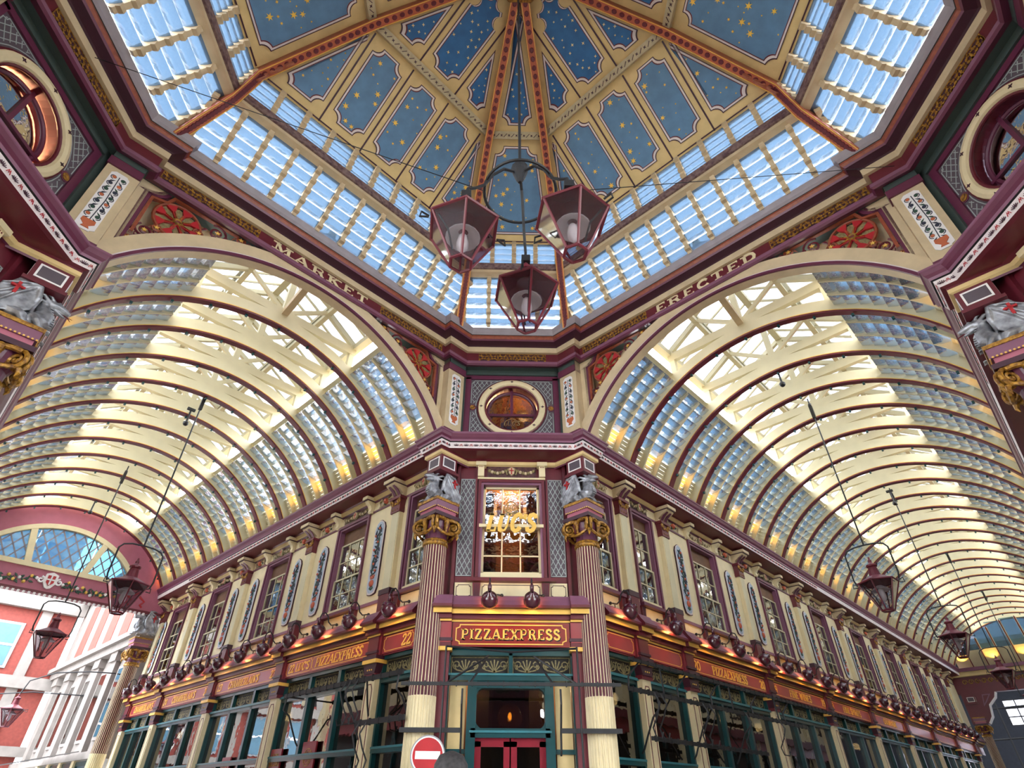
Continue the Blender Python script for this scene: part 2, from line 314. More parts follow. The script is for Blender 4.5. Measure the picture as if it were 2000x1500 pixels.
for M, D, H, ty, k in FACES:
    for a, b, inner in (('D', 'E', 0), ('E', 'F', 1)):
        Mt, L, s0, s1 = tier(M, D, a, b); h0, h1 = H * s0, H * s1; q0, q1 = (.1, L - .1)
        e0 = h0 - (h0 - h1) * q0 / L - .1; e1 = max(.02, h0 - (h0 - h1) * q1 / L - .1)
        lines = []
        def edge(q): return h0 - (h0 - h1) * q / L - .1
        if ty == 'c': cells = [[(-e0, q0), (e0, q0), (e1, q1), (-e1, q1)]]
        elif not inner:
            lines = [-1.35, -.45, .45, 1.35]; cells = [[(x, q0), (x + .9, q0), (x + .9, q1), (x, q1)] for x in (-1.35, -.45, .45)]
            e1 = edge(q1)
            cells += [[(1.35, q0), (e0, q0), (max(e1, 1.37), q1), (1.35, q1)], [(-e0, q0), (-1.35, q0), (-1.35, q1), (-max(e1, 1.37), q1)]]
        else:
            tq = q0 + (q1 - q0) * (e0 - .45) / (e0 - e1); lines = [-.45, .45]
            cells = [[(-.45, q0), (.45, q0), (.45, tq), (e1, q1), (-e1, q1), (-.45, tq)], [(.45, q0), (e0, q0), (.45, tq)], [(-e0, q0), (-.45, q0), (-.45, tq)]]
        for c in cells: star_panel(Mt, c, inner)
        lm = MB()
        for x in lines:
            qe = min(q1, L * (h0 - abs(x)) / (h0 - h1))
            lm.stroke([(x, .02), (x, qe)], .03, -.012, 0)
        lm.stroke([(-h0 + .1, .05), (h0 - .1, .05)], .025, -.012, 0); lm.stroke([(-h1 + .05, L - .05), (h1 - .05, L - .05)], .02, -.012, 0)
        lm.build('board_lines', 'darkplum', dome, Mt)
    # cross beam at level E
    Mt, L, s0, s1 = tier(M, D, 'D', 'E'); h = H * .48
    cb = MB().box(-h, h, -.13, .02, L - .07, L + .08); cb.mt(1)
    n = max(3, int(2 * h / .17))
    for i in range(n):
        x = -h + .12 + (2 * h - .24) * i / (n - 1)
        cb.prism(starpoly(x, L, .035, 4, pi / 4), -.138, -.13)
        if i: xm = x - (2 * h - .24) / (n - 1) / 2; cb.stroke([(xm - .035, L - .035), (xm + .035, L + .035)], .012, -.136, -.13)
    cb.build('cross_beam', ['beamg', 'darkplum'], dome, Mt)
# corner ribs
def corner(k, sg, s, z, D=0): return RZ(k) @ Vector((sg * 1.25 * s, 5.75 * s, z))
for k in range(4):
    for sg in (-1, 1):
        P = [corner(k, sg, *LV[q]) for q in ('A', 'B', 'D', 'E', 'F')]; t = Vector((P[0].x, P[0].y, 0)).normalized(); tang = Vector((-t.y, t.x, 0))
        nr = []
        for i in range(5):
            d = (P[min(i + 1, 4)] - P[max(i - 1, 0)]).normalized(); n = d.cross(tang); n = n if n.z < 0 else -n; nr.append(n)
        Q = []
        for i in range(4):
            for j in range(6): f = j / 6; Q.append((P[i].lerp(P[i + 1], f), nr[i].lerp(nr[i + 1], f).normalized()))
        Q.append((P[4], nr[4])); m = MB()
        for w, d0, d1, kk in ((.06, -.02, .22, 0), (.085, .22, .26, 1)):
            m.mt(kk); vs = []
            for p, n in Q: vs += [p + tang * w + n * d0, p - tang * w + n * d0, p - tang * w + n * d1, p + tang * w + n * d1]
            m.add(vs, [(4 * i + j, 4 * i + (j + 1) % 4, 4 * i + 4 + (j + 1) % 4, 4 * i + 4 + j) for i in range(len(Q) - 1) for j in range(4)] + [(0, 1, 2, 3), (len(vs) - 4, len(vs) - 1, len(vs) - 2, len(vs) - 3)])
        rb = m.build('dome_rib', ['ribred', 'ribpat'], dome)
        g = MB(); tot = 64
        for i in range(tot):
            f = (i + .5) / tot * (len(Q) - 1); a = int(f); p = Q[a][0].lerp(Q[a + 1][0], f - a); n = Q[a][1]; e = (Q[a + 1][0] - Q[a][0]).normalized(); o = p + n * .262
            g.mt(0); g.add([o + tang * (.034 * cos(j * pi / 4)) + e * (.04 * sin(j * pi / 4)) + n * .012 for j in range(8)] + [o + tang * (.044 * cos(j * pi / 4)) + e * (.052 * sin(j * pi / 4)) for j in range(8)], [tuple(range(8))] + [(j, (j + 1) % 8, 8 + (j + 1) % 8, 8 + j) for j in range(8)])
        g.mt(1)
        for w in (-.072, .072): g.tube([p + tang * w + n * .262 for p, n in Q], .009, 4)
        g.build('guilloche', ['maroon', 'goldp'], rb)
        # pierced bracket where the rib leaves the louvres
        bm = MB(); p = P[2].lerp(P[1], .3); n = nr[2]; e = (P[3] - P[2]).normalized()
        for (a0, r0) in ((.2, .13), (.5, .1), (.75, .07)):
            bm.tube([p + e * (a0 + r0 * cos(q)) + n * (.16 + r0 * .7 * sin(q)) for q in [2 * pi * i / 12 for i in range(12)]], .022, 5, True)
        bm.build('scroll_bracket', 'ribred', dome)
# boss at the crown
b = MB().lathe([(.02, 13.72), (.3, 13.74), (.34, 13.72), (.36, 13.78), (.46, 13.8), (.5, 13.86), (.5, 13.98), (.56, 14.05), (.56, 14.15)], 8); b.mt(1).lathe([(.02, 13.7), (.26, 13.72), (.28, 13.74)], 8)
b.build('ceiling_boss', ['gold', 'maroon'], dome, Matrix.Rotation(pi / 8, 4, 'Z'))
MB().lathe([(.6, 14.1), (.02, 14.4)], 8).build('dome_cap', 'creamd', dome)
# louvred lantern: two tiers of glass slats between mullions
def slat_mesh(w, d, t=.012):
    n = 5; vs = []
    for i in range(n):
        f = i / (n - 1); vs += [(-w / 2, -d * (f - .5), -.03 * sin(pi * f)), (w / 2, -d * (f - .5), -.03 * sin(pi * f))]
    m = MB(); m.add(vs + [(x, y, z + t) for x, y, z in vs], [(2 * i, 2 * i + 1, 2 * i + 3, 2 * i + 2) for i in range(n - 1)] + [(2 * n + 2 * i, 2 * n + 2 * i + 2, 2 * n + 2 * i + 3, 2 * n + 2 * i + 1) for i in range(n - 1)])
    return m
rest = MB()
for M, D, H, ty, k in FACES:
    seen = (ty == 'd' and k in (0, 1)) or (ty == 'c' and k in (0, 1, 3))
    for a, b, ns, nl in (('A', 'B', 5, 12), ('C', 'D', 4, 10)):
        Mt, L, s0, s1 = tier(M, D, a, b)
        if ty == 'c': nl = 4
        h0, h1 = H * s0 - .06, H * s1 - .06; hm = (h0 + h1) / 2; w = 2 * hm / nl; mu = MB()
        for i in range(nl + 1):
            x = -hm + w * i
            mu.box(x - .04, x + .04, -.1, .06, 0, L)
            for j in range(ns): z = L * (j + .5) / ns; mu.prism([(-.1, z - .06), (-.16, z - .02), (-.1, z + .06)], x - .05, x + .05, 'x')
        o = mu.build('louvre_mullions', 'stone', dome, Mt)
        me = slat_mesh(w - .07, L / ns * .95).mesh('glass_slat', 'louvred', True) if seen else None
        for i in range(nl):
            for j in range(ns):
                mm = Mt @ T(-hm + w * (i + .5), .02, L * (j + .5) / ns) @ Matrix.Rotation(rad(-48), 4, 'X')
                if seen: put('glass_slat', me, dome, mm)
                else: rest.join(slat_mesh(w - .07, L / ns * .95), mm)
    # painted beam between the tiers and eaves boards
    (s0, z0), (s1, z1) = LV['B'], LV['C']; h = H * s0
    m = MB().box(-h, h, D * s1 - .06, D * s0 + .05, z0 - .03, z1); m.mt(1).box(-h, h, D * s1 - .1, D * s1 - .06, z0 + .05, z1 - .03)
    m.build('lantern_beam', ['stone', 'beamp'], dome, M)
    sD, zD = LV['D']; MB().box(-H * sD, H * sD, D * sD - .03, D * sD + .05, zD - .03, zD + .05).build('eaves_board', 'creamd', dome, M)
stuff(rest.build('far_glass_slats', 'louvred', dome, smooth=True))

# ---- upper entablature ring -----------------------------------------------------------------------
def ring_path(o):
    out = []
    for k in range(4):
        for x, y in ((3.536 - .414 * o, 5.02 - o), (3.1 - o, 5.02 - o), (3.1 - o, 5.2 - o), (-(3.1 - o), 5.2 - o), (-(3.1 - o), 5.02 - o), (-(3.536 - .414 * o), 5.02 - o)):
            out.append(V(k) @ Vector((x, y, 0)))
    return out
UP = [(-.25, 9.42), (.02, 9.42), (.12, 9.385), (.15, 9.42), (.14, 9.5), (.08, 9.51), (.08, 9.76), (.14, 9.76), (.14, 9.9), (.17, 9.915), (.3, 9.95), (.32, 9.985), (.345, 10.03), (.33, 10.085), (.34, 10.095), (.355, 10.16), (.40, 10.25), (.38, 10.275), (.12, 10.29), (-.3, 10.3)]
UM = ['green', 'plum', 'plum', 'mauve', 'plum', 'maroon', 'stone', 'stone', 'darkplum', 'darkplum', 'plum', 'rope', 'rope', 'black', 'greym', 'greym', 'greym', 'greym', 'stone']  # darkplum cove: the shade of its downward face is put into the colour
def sweep(paths, mats, closed=True):
    names = sorted(set(mats)); m = MB(); n = len(paths[0]); vs = [p for P in paths for p in P]; m.v = [tuple(p) for p in vs]
    for i in range(len(paths) - 1):
        for j in range(n if closed else n - 1):
            m.f.append((i * n + j, i * n + (j + 1) % n, (i + 1) * n + (j + 1) % n, (i + 1) * n + j)); m.m.append(names.index(mats[i]))
    return m, names
def lift(P, z): return [Vector((p.x, p.y, z)) for p in P]
m, nm = sweep([lift(ring_path(o), z) for o, z in UP], UM)
ent = struct(m.build('trim_1', nm), 'plum, cream and gold cornice ring below the dome louvres')
# gold frieze ornament
def frieze(mb, x0, x1, z0, z1, y):
    h = z1 - z0; zc = (z0 + z1) / 2; n = max(2, round((x1 - x0) / (h * .95))); w = (x1 - x0) / n
    mb.mt(1).box(x0, x1, y - .002, y, z0, z1); mb.mt(0)
    mb.stroke([(x0, z0), (x1, z0), (x1, z1), (x0, z1)], .016, y - .008, y, True)
    for i in range(n):
        c = x0 + w * (i + .5)
        for q in range(4): mb.prism([(c + .2 * h * cos(q * pi / 2 + pi / 4) + .13 * h * cos(t * pi / 3), zc + .2 * h * sin(q * pi / 2 + pi / 4) + .13 * h * sin(t * pi / 3)) for t in range(6)], y - .01, y)
        for sx in (-1, 1):
            for sz in (-1, 1): mb.stroke(spiral(c + sx * w * .36, zc + sz * h * .27, .15 * h, .03 * h, sz * pi / 2, sx * .8, 8), .022, y - .008, y)
        mb.stroke([(c + w * .5 - .02, zc - h * .3), (c + w * .5, zc), (c + w * .5 - .02, zc + h * .3)], .03, y - .008, y)
for k in range(4):
    if k < 2:
        g = MB(); yy = 5.12 - .001
        for a, b in ((-2.92, -1.3), (1.3, 2.92)): frieze(g, a, b, 9.53, 9.74, yy)
        g.build('gold_frieze', ['gold', 'darkplum'], ent, V(k))
        l = MB(); text(l, 'ERECTED' if k == 0 else 'MARKET', 0, 9.54, .19, yy - .012, yy, width=2.16 if k == 0 else 2.05, thick=.3, thin=.14, track=.12, serif=.2)
        l.build('lettering', 'cream', ent, V(k))
    if k != 2:
        g = MB(); frieze(g, -.74, .74, 9.53, 9.74, 5.969); g.build('gold_frieze', ['gold', 'darkplum'], ent, RZ(k))

# ---- arch fronts of the two avenues (and plain ones behind) ----------------------------------------
RC, ZC = 3.4, 5.855                 # vault circle radius and centre height
def ac(c, R): return ZC + sqrt(max(0, R * R - c * c))
A0 = math.acos(3.02 / 3.4)
def arch_plate(R0, R1, y0, y1, a0, n=40):
    m = MB(); P = arc(0, ZC, R0, a0, pi - a0, n); Q = arc(0, ZC, R1, a0, pi - a0, n)
    vs = []
    for p, q in zip(P, Q): vs += [(p[0], y0, p[1]), (q[0], y0, q[1]), (p[0], y1, p[1]), (q[0], y1, q[1])]
    return m.add(vs, [f for i in range(n) for a in (4 * i,) for f in ((a, a + 4, a + 5, a + 1), (a + 2, a + 3, a + 7, a + 6), (a, a + 2, a + 6, a + 4), (a + 1, a + 5, a + 7, a + 3))] + [(0, 1, 3, 2), (4 * n, 4 * n + 2, 4 * n + 3, 4 * n + 1)])
def mirror(mb, sg): 
    if sg < 0: mb.v = [(-x, y, z) for x, y, z in mb.v]
    return mb
def vine_white(mb, x0, x1, z0, z1, y):      # 0 white 1 dark 2 terracotta 3 leaf
    w = x1 - x0; cx = (x0 + x1) / 2; n = .05
    mb.mt(0).prism([(x0 + n, z0), (x1 - n, z0), (x1 - n, z0 + .02), (x1, z0 + n), (x1, z1 - n), (x1 - n, z1), (x0 + n, z1), (x0, z1 - n), (x0, z0 + n)], y - .012, y)
    yy = y - .016
    mb.mt(2).prism([(cx - .05, z0 + .04), (cx + .05, z0 + .04), (cx + .03, z0 + .08), (cx + .085, z0 + .14), (cx + .08, z0 + .2), (cx - .08, z0 + .2), (cx - .085, z0 + .14), (cx - .03, z0 + .08)], yy - .006, y - .01)
    mb.mt(1).stroke([(cx, z0 + .2), (cx + .02, (z0 + z1) / 2), (cx, z1 - .08)], .012, yy, y - .01); h = z1 - z0
    for i in range(7):
        z = z0 + .24 + (h - .34) * i / 6.5
        for sx in (-1, 1):
            mb.mt(1).stroke(spiral(cx + sx * w * .24, z + .05, w * .2, .012, -pi / 2 if sx > 0 else -pi / 2, sx * 1.1, 12), .011, yy, y - .01)
            mb.mt((2, 3, 1)[(i + (sx > 0)) % 3]).prism([(cx + sx * w * .24 + .028 * cos(t), z + .05 + .028 * sin(t)) for t in [j * pi / 3 for j in range(6)]], yy - .004, y - .01)
            mb.mt(3 if i % 2 else 1).prism([(cx + sx * .02, z), (cx + sx * w * .3, z - .03), (cx + sx * w * .34, z - .06), (cx + sx * w * .2, z - .045)], yy, y - .01)
for k in range(4):
    w = MB()
    w.join(arch_plate(RC, 3.68, 5.1, 5.3, A0), k=0)
    w.join(arch_plate(RC - .03, RC + .02, 5.07, 5.11, A0), k=1); w.join(arch_plate(RC - .03, RC, 5.11, 5.3, A0), k=0); w.join(arch_plate(RC + .02, RC + .045, 5.085, 5.1, A0), k=2)
    for sg in (-1, 1):
        a, b = sorted((sg * 2.95, sg * 3.14)); w.mt(0).box(a, b, 5.2, 5.45, 7.4, 9.6)
        w.prism([(sg * x, z) for x, z in [(2.95, 9.5), (2.7, 9.5)] + arc(2.95, 9.5, .25, pi, 1.5 * pi, 6)], 5.2, 5.4)
        # corner pilaster
        a, b = sorted((sg * 3.1, sg * 3.536)); w.box(a, b, 5.02, 5.5, 7.45, 9.45); w.mt(1).box(min(a, b) - .02, max(a, b) + (.02 if sg > 0 else 0), 4.99, 5.5, 9.14, 9.30); w.box(a - .01, b + .01, 5.0, 5.5, 7.45, 7.66)
        w.mt(3).box(a, b, 4.985, 5.5, 9.3, 9.42)
    w.mt(0).box(-3, 3, 5.2, 5.4, 9.5, 9.62)
    aw = struct(w.build('wall_arch_' + ('right', 'left', 'back_left', 'back_right')[k], ['stone', 'plum', 'offw', 'green'], None, V(k)), 'cream arch wall with pierced red spandrels')
    if k > 1: MB().box(-3.2, 3.2, 5.22, 5.4, 8.6, 9.6).build('spandrel_board', 'stone', aw); continue
    for sg in (-1, 1):
        fp = MB(); vine_white(fp, *sorted((sg * 3.2, sg * 3.44)), 7.8, 9.06, 5.018); fp.build('painted_panel', ['white', 'leafd', 'terra', 'leaf'], aw)
        # pierced spandrel
        out = [(2.95, 8.06), (2.95, 9.25)] + arc(2.95, 9.5, .25, 1.5 * pi, pi, 5) + [(1.12, 9.5)] + [(c, ac(c, 3.69)) for c in [1.3 + i * .15 for i in range(11)]]
        f = mirror(MB().stroke(inset2 := [(p[0], p[1]) for p in out], .11, 5.2, 5.32, True), sg); f.build('spandrel_frame', 'plum', aw)
        fi = mirror(MB().stroke([(2.87, 8.35), (2.87, 9.18), (2.66, 9.24), (2.6, 9.41), (1.55, 9.43)], .045, 5.19, 5.25), sg); fi.build('spandrel_moulding', 'rope', aw)
        cx, cz, R = 2.42, 8.98, .34
        m = MB(); m.mt(2); m.tube([(cx + R * cos(t), 5.22, cz + R * sin(t)) for t in [2 * pi * i / 28 for i in range(28)]], .028, 6, True)
        for i in range(8):
            t = i * pi / 4 + .2; hw = .22
            m.mt(0).prism([(cx + r * cos(t + d), cz + r * sin(t + d)) for r, d in ((.05, -.5), (.12, -.16), (.2, -.1), (.27, -hw), (.33, -hw * 1.15), (.33, hw * 1.15), (.27, hw), (.2, .1), (.12, .16), (.05, .5))], 5.2, 5.24)
            m.mt(1).prism([(cx + r * cos(t + d), cz + r * sin(t + d)) for r, d in ((.04, -.3), (.2, 0), (.04, .3))], 5.185, 5.2)
            t2 = t + pi / 8; m.mt(3).prism([(cx + r * cos(t2 + d), cz + r * sin(t2 + d)) for r, d in ((.1, 0), (.2, -.3), (.29, -.18), (.31, 0), (.29, .18), (.2, .3))], 5.245, 5.26)
        m.mt(1); m.tube([(cx + .06 * cos(t), 5.19, cz + .045 * sin(t)) for t in [2 * pi * i / 14 for i in range(14)]], .016, 5, True)
        mirror(m, sg).build('rosette', ['red', 'gold', 'rope', 'olive'], aw)
        for (sx, sz, r, dr) in ((1.86, 9.22, .17, 1), (2.74, 8.5, .13, -1), (1.5, 9.36, .09, 1), (2.86, 8.22, .07, -1), (2.1, 9.0, .09, -1), (2.62, 8.66, .07, 1)):
            m = MB(); m.mt(0); m.tube([(p[0], 5.22, p[1]) for p in spiral(sx, sz, r, .03, pi * .3, dr * 1.6, 24)], .019, 5)
            m.mt(1).prism(starpoly(sx, sz, .045, 5), 5.19, 5.21)
            m.mt(0).prism([(sx + r * .9, sz - r * .2), (sx + r * 1.5, sz - r * .9), (sx + r * 1.2, sz - r * .2)], 5.2, 5.24)
            mirror(m, sg).build('scroll', ['maroon' if r > .1 else 'rope', 'goldp'], aw)
        MB().prism([(sg * x, z) for x, z in ((3.1, 7.9), (3.1, 10.0), (1.7, 10.0), (1.7, 9.5), (2.3, 9.0), (2.8, 8.4))], 5.5, 5.55).build('spandrel_backing', 'stone', aw)
        t = MB()
        for i in range(9):
            c = 1.35 + i * .18; z = ac(c, 3.74); t.tube([(p[0], 5.22, p[1]) for p in spiral(c, z + .035, .05, .01, -pi / 2, (-1) ** i, 8)], .011, 4)
        mirror(t, sg).build('scroll_edge', 'maroon', aw)
# ================================================================== avenue vaults
AB = math.asin((7.4 - ZC) / RC)            # springing angle
def cyl(a, R): return (R * cos(a), ZC + R * sin(a))
def arc_plate(R0, R1, y0, y1, a0, a1, n): 
    m = MB(); vs = []
    for i in range(n + 1):
        a = a0 + (a1 - a0) * i / n; p, q = cyl(a, R0), cyl(a, R1); vs += [(p[0], y0, p[1]), (q[0], y0, q[1]), (p[0], y1, p[1]), (q[0], y1, q[1])]
    return m.add(vs, [f for i in range(n) for a in (4 * i,) for f in ((a, a + 4, a + 5, a + 1), (a + 2, a + 3, a + 7, a + 6), (a, a + 2, a + 6, a + 4), (a + 1, a + 5, a + 7, a + 3))] + [(0, 1, 3, 2), (4 * n, 4 * n + 2, 4 * n + 3, 4 * n + 1)])
def bar(mb, p, q, w, d):     # straight timber in the xz plane, width w, thickness d along y
    return mb.stroke([p, q], w, -d / 2, d / 2)
truss = arc_plate(RC + .03, 3.67, -.07, .07, AB, pi - AB, 40)
truss.box(-1.7, 1.7, -.055, .055, 9.52, 9.72)
for sg in (-1, 1):
    truss.box(sg * 1.62 - .06, sg * 1.62 + .06, -.05, .05, 9.0, 9.8)
    bar(truss, (sg * 1.74, 9.72), (sg * .9, 10.28), .12, .09); bar(truss, (sg * .95, 10.45), (0, 11.0), .1, .09)
    bar(truss, (sg * .06, 9.7), (sg * .9, 10.3), .08, .06); bar(truss, (sg * .9, 10.2), (sg * .95, 10.5), .09, .08)
truss.box(-.06, .06, -.05, .05, 9.7, 11)
TR = truss.mesh('roof_truss', 'creamv')
RE = arc_plate(RC - .005, RC + .03, -.07, .07, AB, pi - AB, 40).join(arc_plate(RC + .03, RC + .045, -.074, .074, AB, pi - AB, 40), k=1).mesh('red_edge', ['maroon', 'goldp'])
bh = MB()
for i in range(11):
    a = rad(34 + i * 11.2); x, z = cyl(a, RC - .05); bh.box(x - .022, x + .022, -.022, .022, z - .02, z + .03)
BH = bh.mesh('bulb_holders', 'teal')
AP = math.acos(1.66 / 3.5); AL = rad(36.5)   # louvres between these angles
def slat2(w, d):
    m = MB(); t = .01
    return m.add([(x, y, z + dz) for dz in (0, t) for x, y, z in ((-d / 2, -w / 2, 0), (d / 2, -w / 2, 0), (0, -w / 2, -.025), (-d / 2, w / 2, 0), (d / 2, w / 2, 0), (0, w / 2, -.025))], [(0, 2, 5, 3), (2, 1, 4, 5), (6, 9, 11, 8), (8, 11, 10, 7), (0, 3, 9, 6), (1, 7, 10, 4)])
def vault(k, us, u_end, name, label, nparts, lamps):
    ceil = empty(name, V(k)); struct(ceil, label)
    L = u_end - 5.3
    # purlins and glazing
    for x, z, w, h in ((0, 11.02, .14, .12), (.93, 10.5, .12, .1), (-.93, 10.5, .12, .1), (.9, 10.26, .1, .1), (-.9, 10.26, .1, .1), (1.7, 9.74, .16, .14), (-1.7, 9.74, .16, .14)):
        MB().box(x - w / 2, x + w / 2, 5.3, u_end, z - h / 2, z + h / 2).build('purlin', 'creamv', ceil)
    ys = [5.3] + us + [u_end]
    for u in us:
        t = put('roof_truss', TR, ceil, T(0, u, 0)); put('red_edge', RE, t); put('bulb_holders', BH, t)
    stf = MB(); stl = MB(); cnt = 0
    for i in range(len(ys) - 1):
        y0, y1 = ys[i] + (.02 if i else .05), ys[i + 1] - .02; ym = (y0 + y1) / 2; w = y1 - y0
        if w < .2: continue
        gb = MB()
        for sg in (-1, 1):
            for (xa, za), (xb, zb) in (((1.78, 9.74), (.92, 10.3)), ((.98, 10.46), (.03, 11.04))):
                p = MB().add([(sg * xa, y0, za), (sg * xa, y1, za), (sg * xb, y1, zb), (sg * xb, y0, zb)], [(0, 1, 2, 3)]); p.build('skylight_pane', 'skyglass', ceil)
                for f in (.33, .67):
                    y = y0 + w * f; gb.add([(sg * xa, y - .015, za - .05), (sg * xa, y + .015, za - .05), (sg * xb, y + .015, zb - .05), (sg * xb, y - .015, zb - .05), (sg * xa, y - .015, za), (sg * xa, y + .015, za), (sg * xb, y + .015, zb), (sg * xb, y - .015, zb)], [(0, 1, 2, 3), (4, 7, 6, 5), (0, 4, 5, 1), (2, 6, 7, 3), (0, 3, 7, 4), (1, 5, 6, 2)])
            MB().box(sg * .93 - .01, sg * .93 + .01, y0, y1, 10.3, 10.46).build('vent_pane', 'louvre', ceil)
        gb.build('glazing_bars', 'creamv', ceil)
        me = slat2(w / 3 - .035, .27).mesh('glass_louvre', 'louvre')
        for sg in (-1, 1):
            # secondary rafters
            rf = MB()
            for f in (1, 2): y = y0 + w * f / 3; rf.join(arc_plate(3.5, 3.66, y - .02, y + .02, AB, AP, 14))
            rf.join(arc_plate(RC + .3, 3.74, y0, y1, AP - .02, AP + .03, 1))
            if sg < 0: rf.v = [(-x, y, z) for x, y, z in rf.v]
            rf.build('secondary_rafters', 'creamv', ceil)
            # boarding at the foot of the vault
            bd = MB(); nb = 9
            for j in range(nb):
                a = AB - .06 + (AL - AB + .06) * j / nb; b = AB - .06 + (AL - AB + .06) * (j + 1) / nb - .004; bd.join(arc_plate(3.62, 3.68, y0, y1, a, b, 1))
            if sg < 0: bd.v = [(-x, y, z) for x, y, z in bd.v]
            bd.build('boarding', 'creamv', ceil)
            for col in range(3):
                yc = y0 + w * (col + .5) / 3
                for r in range(7):
                    a = AL + (AP - AL) * (r + .5) / 7; x, z = cyl(a, 3.57)
                    mm = T(sg * x, yc, z) @ Matrix.Rotation(rad(16) * sg, 4, 'Y')
                    if cnt < nparts: put('glass_louvre', me, ceil, mm); cnt += 1
                    else: stl.join(slat2(w / 3 - .035, .27), mm)
            if i < lamps:
                up = MB().box(-.04, .04, -.09, .09, -.03, .03).build('uplight', 'iron', ceil, T(sg * 3.13, ym, 7.5))
                light('uplight_glow', 'SPOT', (sg * 3.0, ym, 7.52), 26 if sg * (1 if k else -1) > 0 else 12, (1, .5, .06), ceil, spot_size=rad(70), spot_blend=.9, shadow_soft_size=.05, rot=(pi, sg * rad(-14), 0))
    if stl.v: stuff(stl.build('far_glass_louvres', 'louvre', ceil))
    return ceil
usL = [6.64, 7.74, 8.92] + [10.08 + 1.16 * i for i in range(9)]
usR = [6.66, 8.22, 9.47, 10.72] + [11.97 + 1.25 * i for i in range(20)]
cl = vault(1, usL, 19.62, 'ceiling_left', 'cream ribbed barrel roof with skylights over the street end avenue', 294, 14)
crr = vault(0, usR, 36.7, 'ceiling_right', 'cream ribbed barrel roof with skylights over the long avenue', 294, 14)
for c, u0 in ((cl, 0), (crr, 1)):
    m = MB(); m.tube([(0, 5.3, 9.98), (0, 6.65, 9.62)], .09, 4); m.build('tie_beam', 'stone', c)

# plain roofs behind the camera so that the light and reflections stay right
for k in (2, 3):
    m = MB()
    for sg in (-1, 1):
        q = arc_plate(3.5, 3.6, 5.3, 16, AB, AP, 8)
        if sg < 0: q.v = [(-x, y, z) for x, y, z in q.v]
        m.join(q)
    for i in range(8): m.join(arc_plate(RC, 3.74, 6.5 + i * 1.2, 6.64 + i * 1.2, AB, pi - AB, 24))
    struct(m.build('ceiling_back_' + ('left', 'right')[k - 2], 'creamv', None, V(k)))
# ================================================================== lower cornice, avenue facades
LP = [(3.5, 3.1, 5.02, 6.3, 7.0), (3.46, 3.09, 5.01, 6.22, 7.03), (3.42, 3.05, 4.97, 6.17, 7.05), (3.41, 3.05, 4.97, 6.16, 7.11), (3.38, 3.05, 4.97, 6.1, 7.14), (3.12, 3.03, 4.95, 5.8, 7.15), (3.06, 3.0, 4.92, 5.74, 7.165), (3.04, 2.97, 4.89, 5.71, 7.275),
      (3.06, 2.98, 4.9, 5.72, 7.28), (3.03, 2.95, 4.87, 5.69, 7.29), (3.02, 2.94, 4.86, 5.68, 7.33), (2.99, 2.91, 4.83, 5.65, 7.37), (2.97, 2.9, 4.82, 5.63, 7.43), (2.95, 2.88, 4.8, 5.62, 7.44), (2.95, 2.88, 4.8, 5.62, 7.47), (3.3, 3.1, 5.05, 6.0, 7.49), (4.2, 3.6, 5.5, 6.6, 7.5)]
LM = ['plum', 'creamd', 'creamd', 'maroon', 'maroon', 'maroon', 'offw', 'black', 'black', 'mauve', 'plum', 'plum', 'mauve', 'mauve', 'plum', 'plum']
def cornice_path(p, uL, uR):
    a, bc, bu, y, z = p; uj = 5.42 + (3.1 - bc); out = []
    for sg, ue in ((-1, uL), (1, uR)):
        P = [(ue, a), (uj, a), (uj, bc), (bu, bc), (bu, y / S - bu)]
        P = [Vector((sg * S * (u - c), S * (c + u), z)) for u, c in P]; out += P if sg < 0 else P[::-1]
    return out
def anthemion(mb, x0, x1, z0, z1, y):
    h = z1 - z0; n = max(1, round((x1 - x0) / (h * 2.1))); w = (x1 - x0) / n; e = .006
    for i in range(n):
        c = x0 + w * (i + .35)
        for t in (-1.2, -.75, -.3, .15, .6, 1.05):
            a = pi / 2 - t * .95 - .07; mb.mt(0).stroke([(c + .12 * h * cos(a), z0 + h * .2 + .12 * h * sin(a)), (c + .62 * h * cos(a), z0 + h * .2 + .62 * h * sin(a))], .09 * h, y - e, y)
        c2 = x0 + w * (i + .85); mb.mt(1).stroke([(c2 - .14 * w, z0 + .2 * h), (c2 - .05 * w, z0 + .75 * h), (c2, z0 + .35 * h), (c2 + .05 * w, z0 + .75 * h), (c2 + .14 * w, z0 + .2 * h)], .08 * h, y - e, y)
for j, (k, uL, uR) in enumerate(((0, 19.62, 36.7), (1, 12, 19.62), (3, 36.7, 12))):
    m, nm = sweep([cornice_path(p, uL, uR) for p in LP], LM, False)
    c = struct(m.build('trim_%d' % (2 + j), nm, None, RZ(k)), ('plum cornice with white palmette band above the corner shop', 'plum cornice on columns beside the street end avenue', 'plum cornice on columns beside the long avenue')[j])
    a = MB(); anthemion(a, -1.15, 1.15, 7.175, 7.268, 5.722); a.build('palmettes', ['darkplum', 'red'], c)
    for sg in (-1, 1):
        # block faces (in the avenue frames) and the first metres of each avenue band
        Mx = V(1) if sg < 0 else V(0); a = MB(); anthemion(a, *sorted((sg * -2.99, sg * -3.3)), 7.175, 7.268, 4.902); a.build('palmettes', ['darkplum', 'red'], c, Mx)
        Mf = ML if sg < 0 else MR; a = MB(); anthemion(a, *sorted((sg * 4.92, sg * 5.5)), 7.175, 7.268, 2.982 - CW); anthemion(a, *sorted((sg * 5.56, sg * (17 if k == 0 else 8))), 7.175, 7.268, 3.047 - CW); a.build('palmettes', ['darkplum', 'red'], c, Mf)
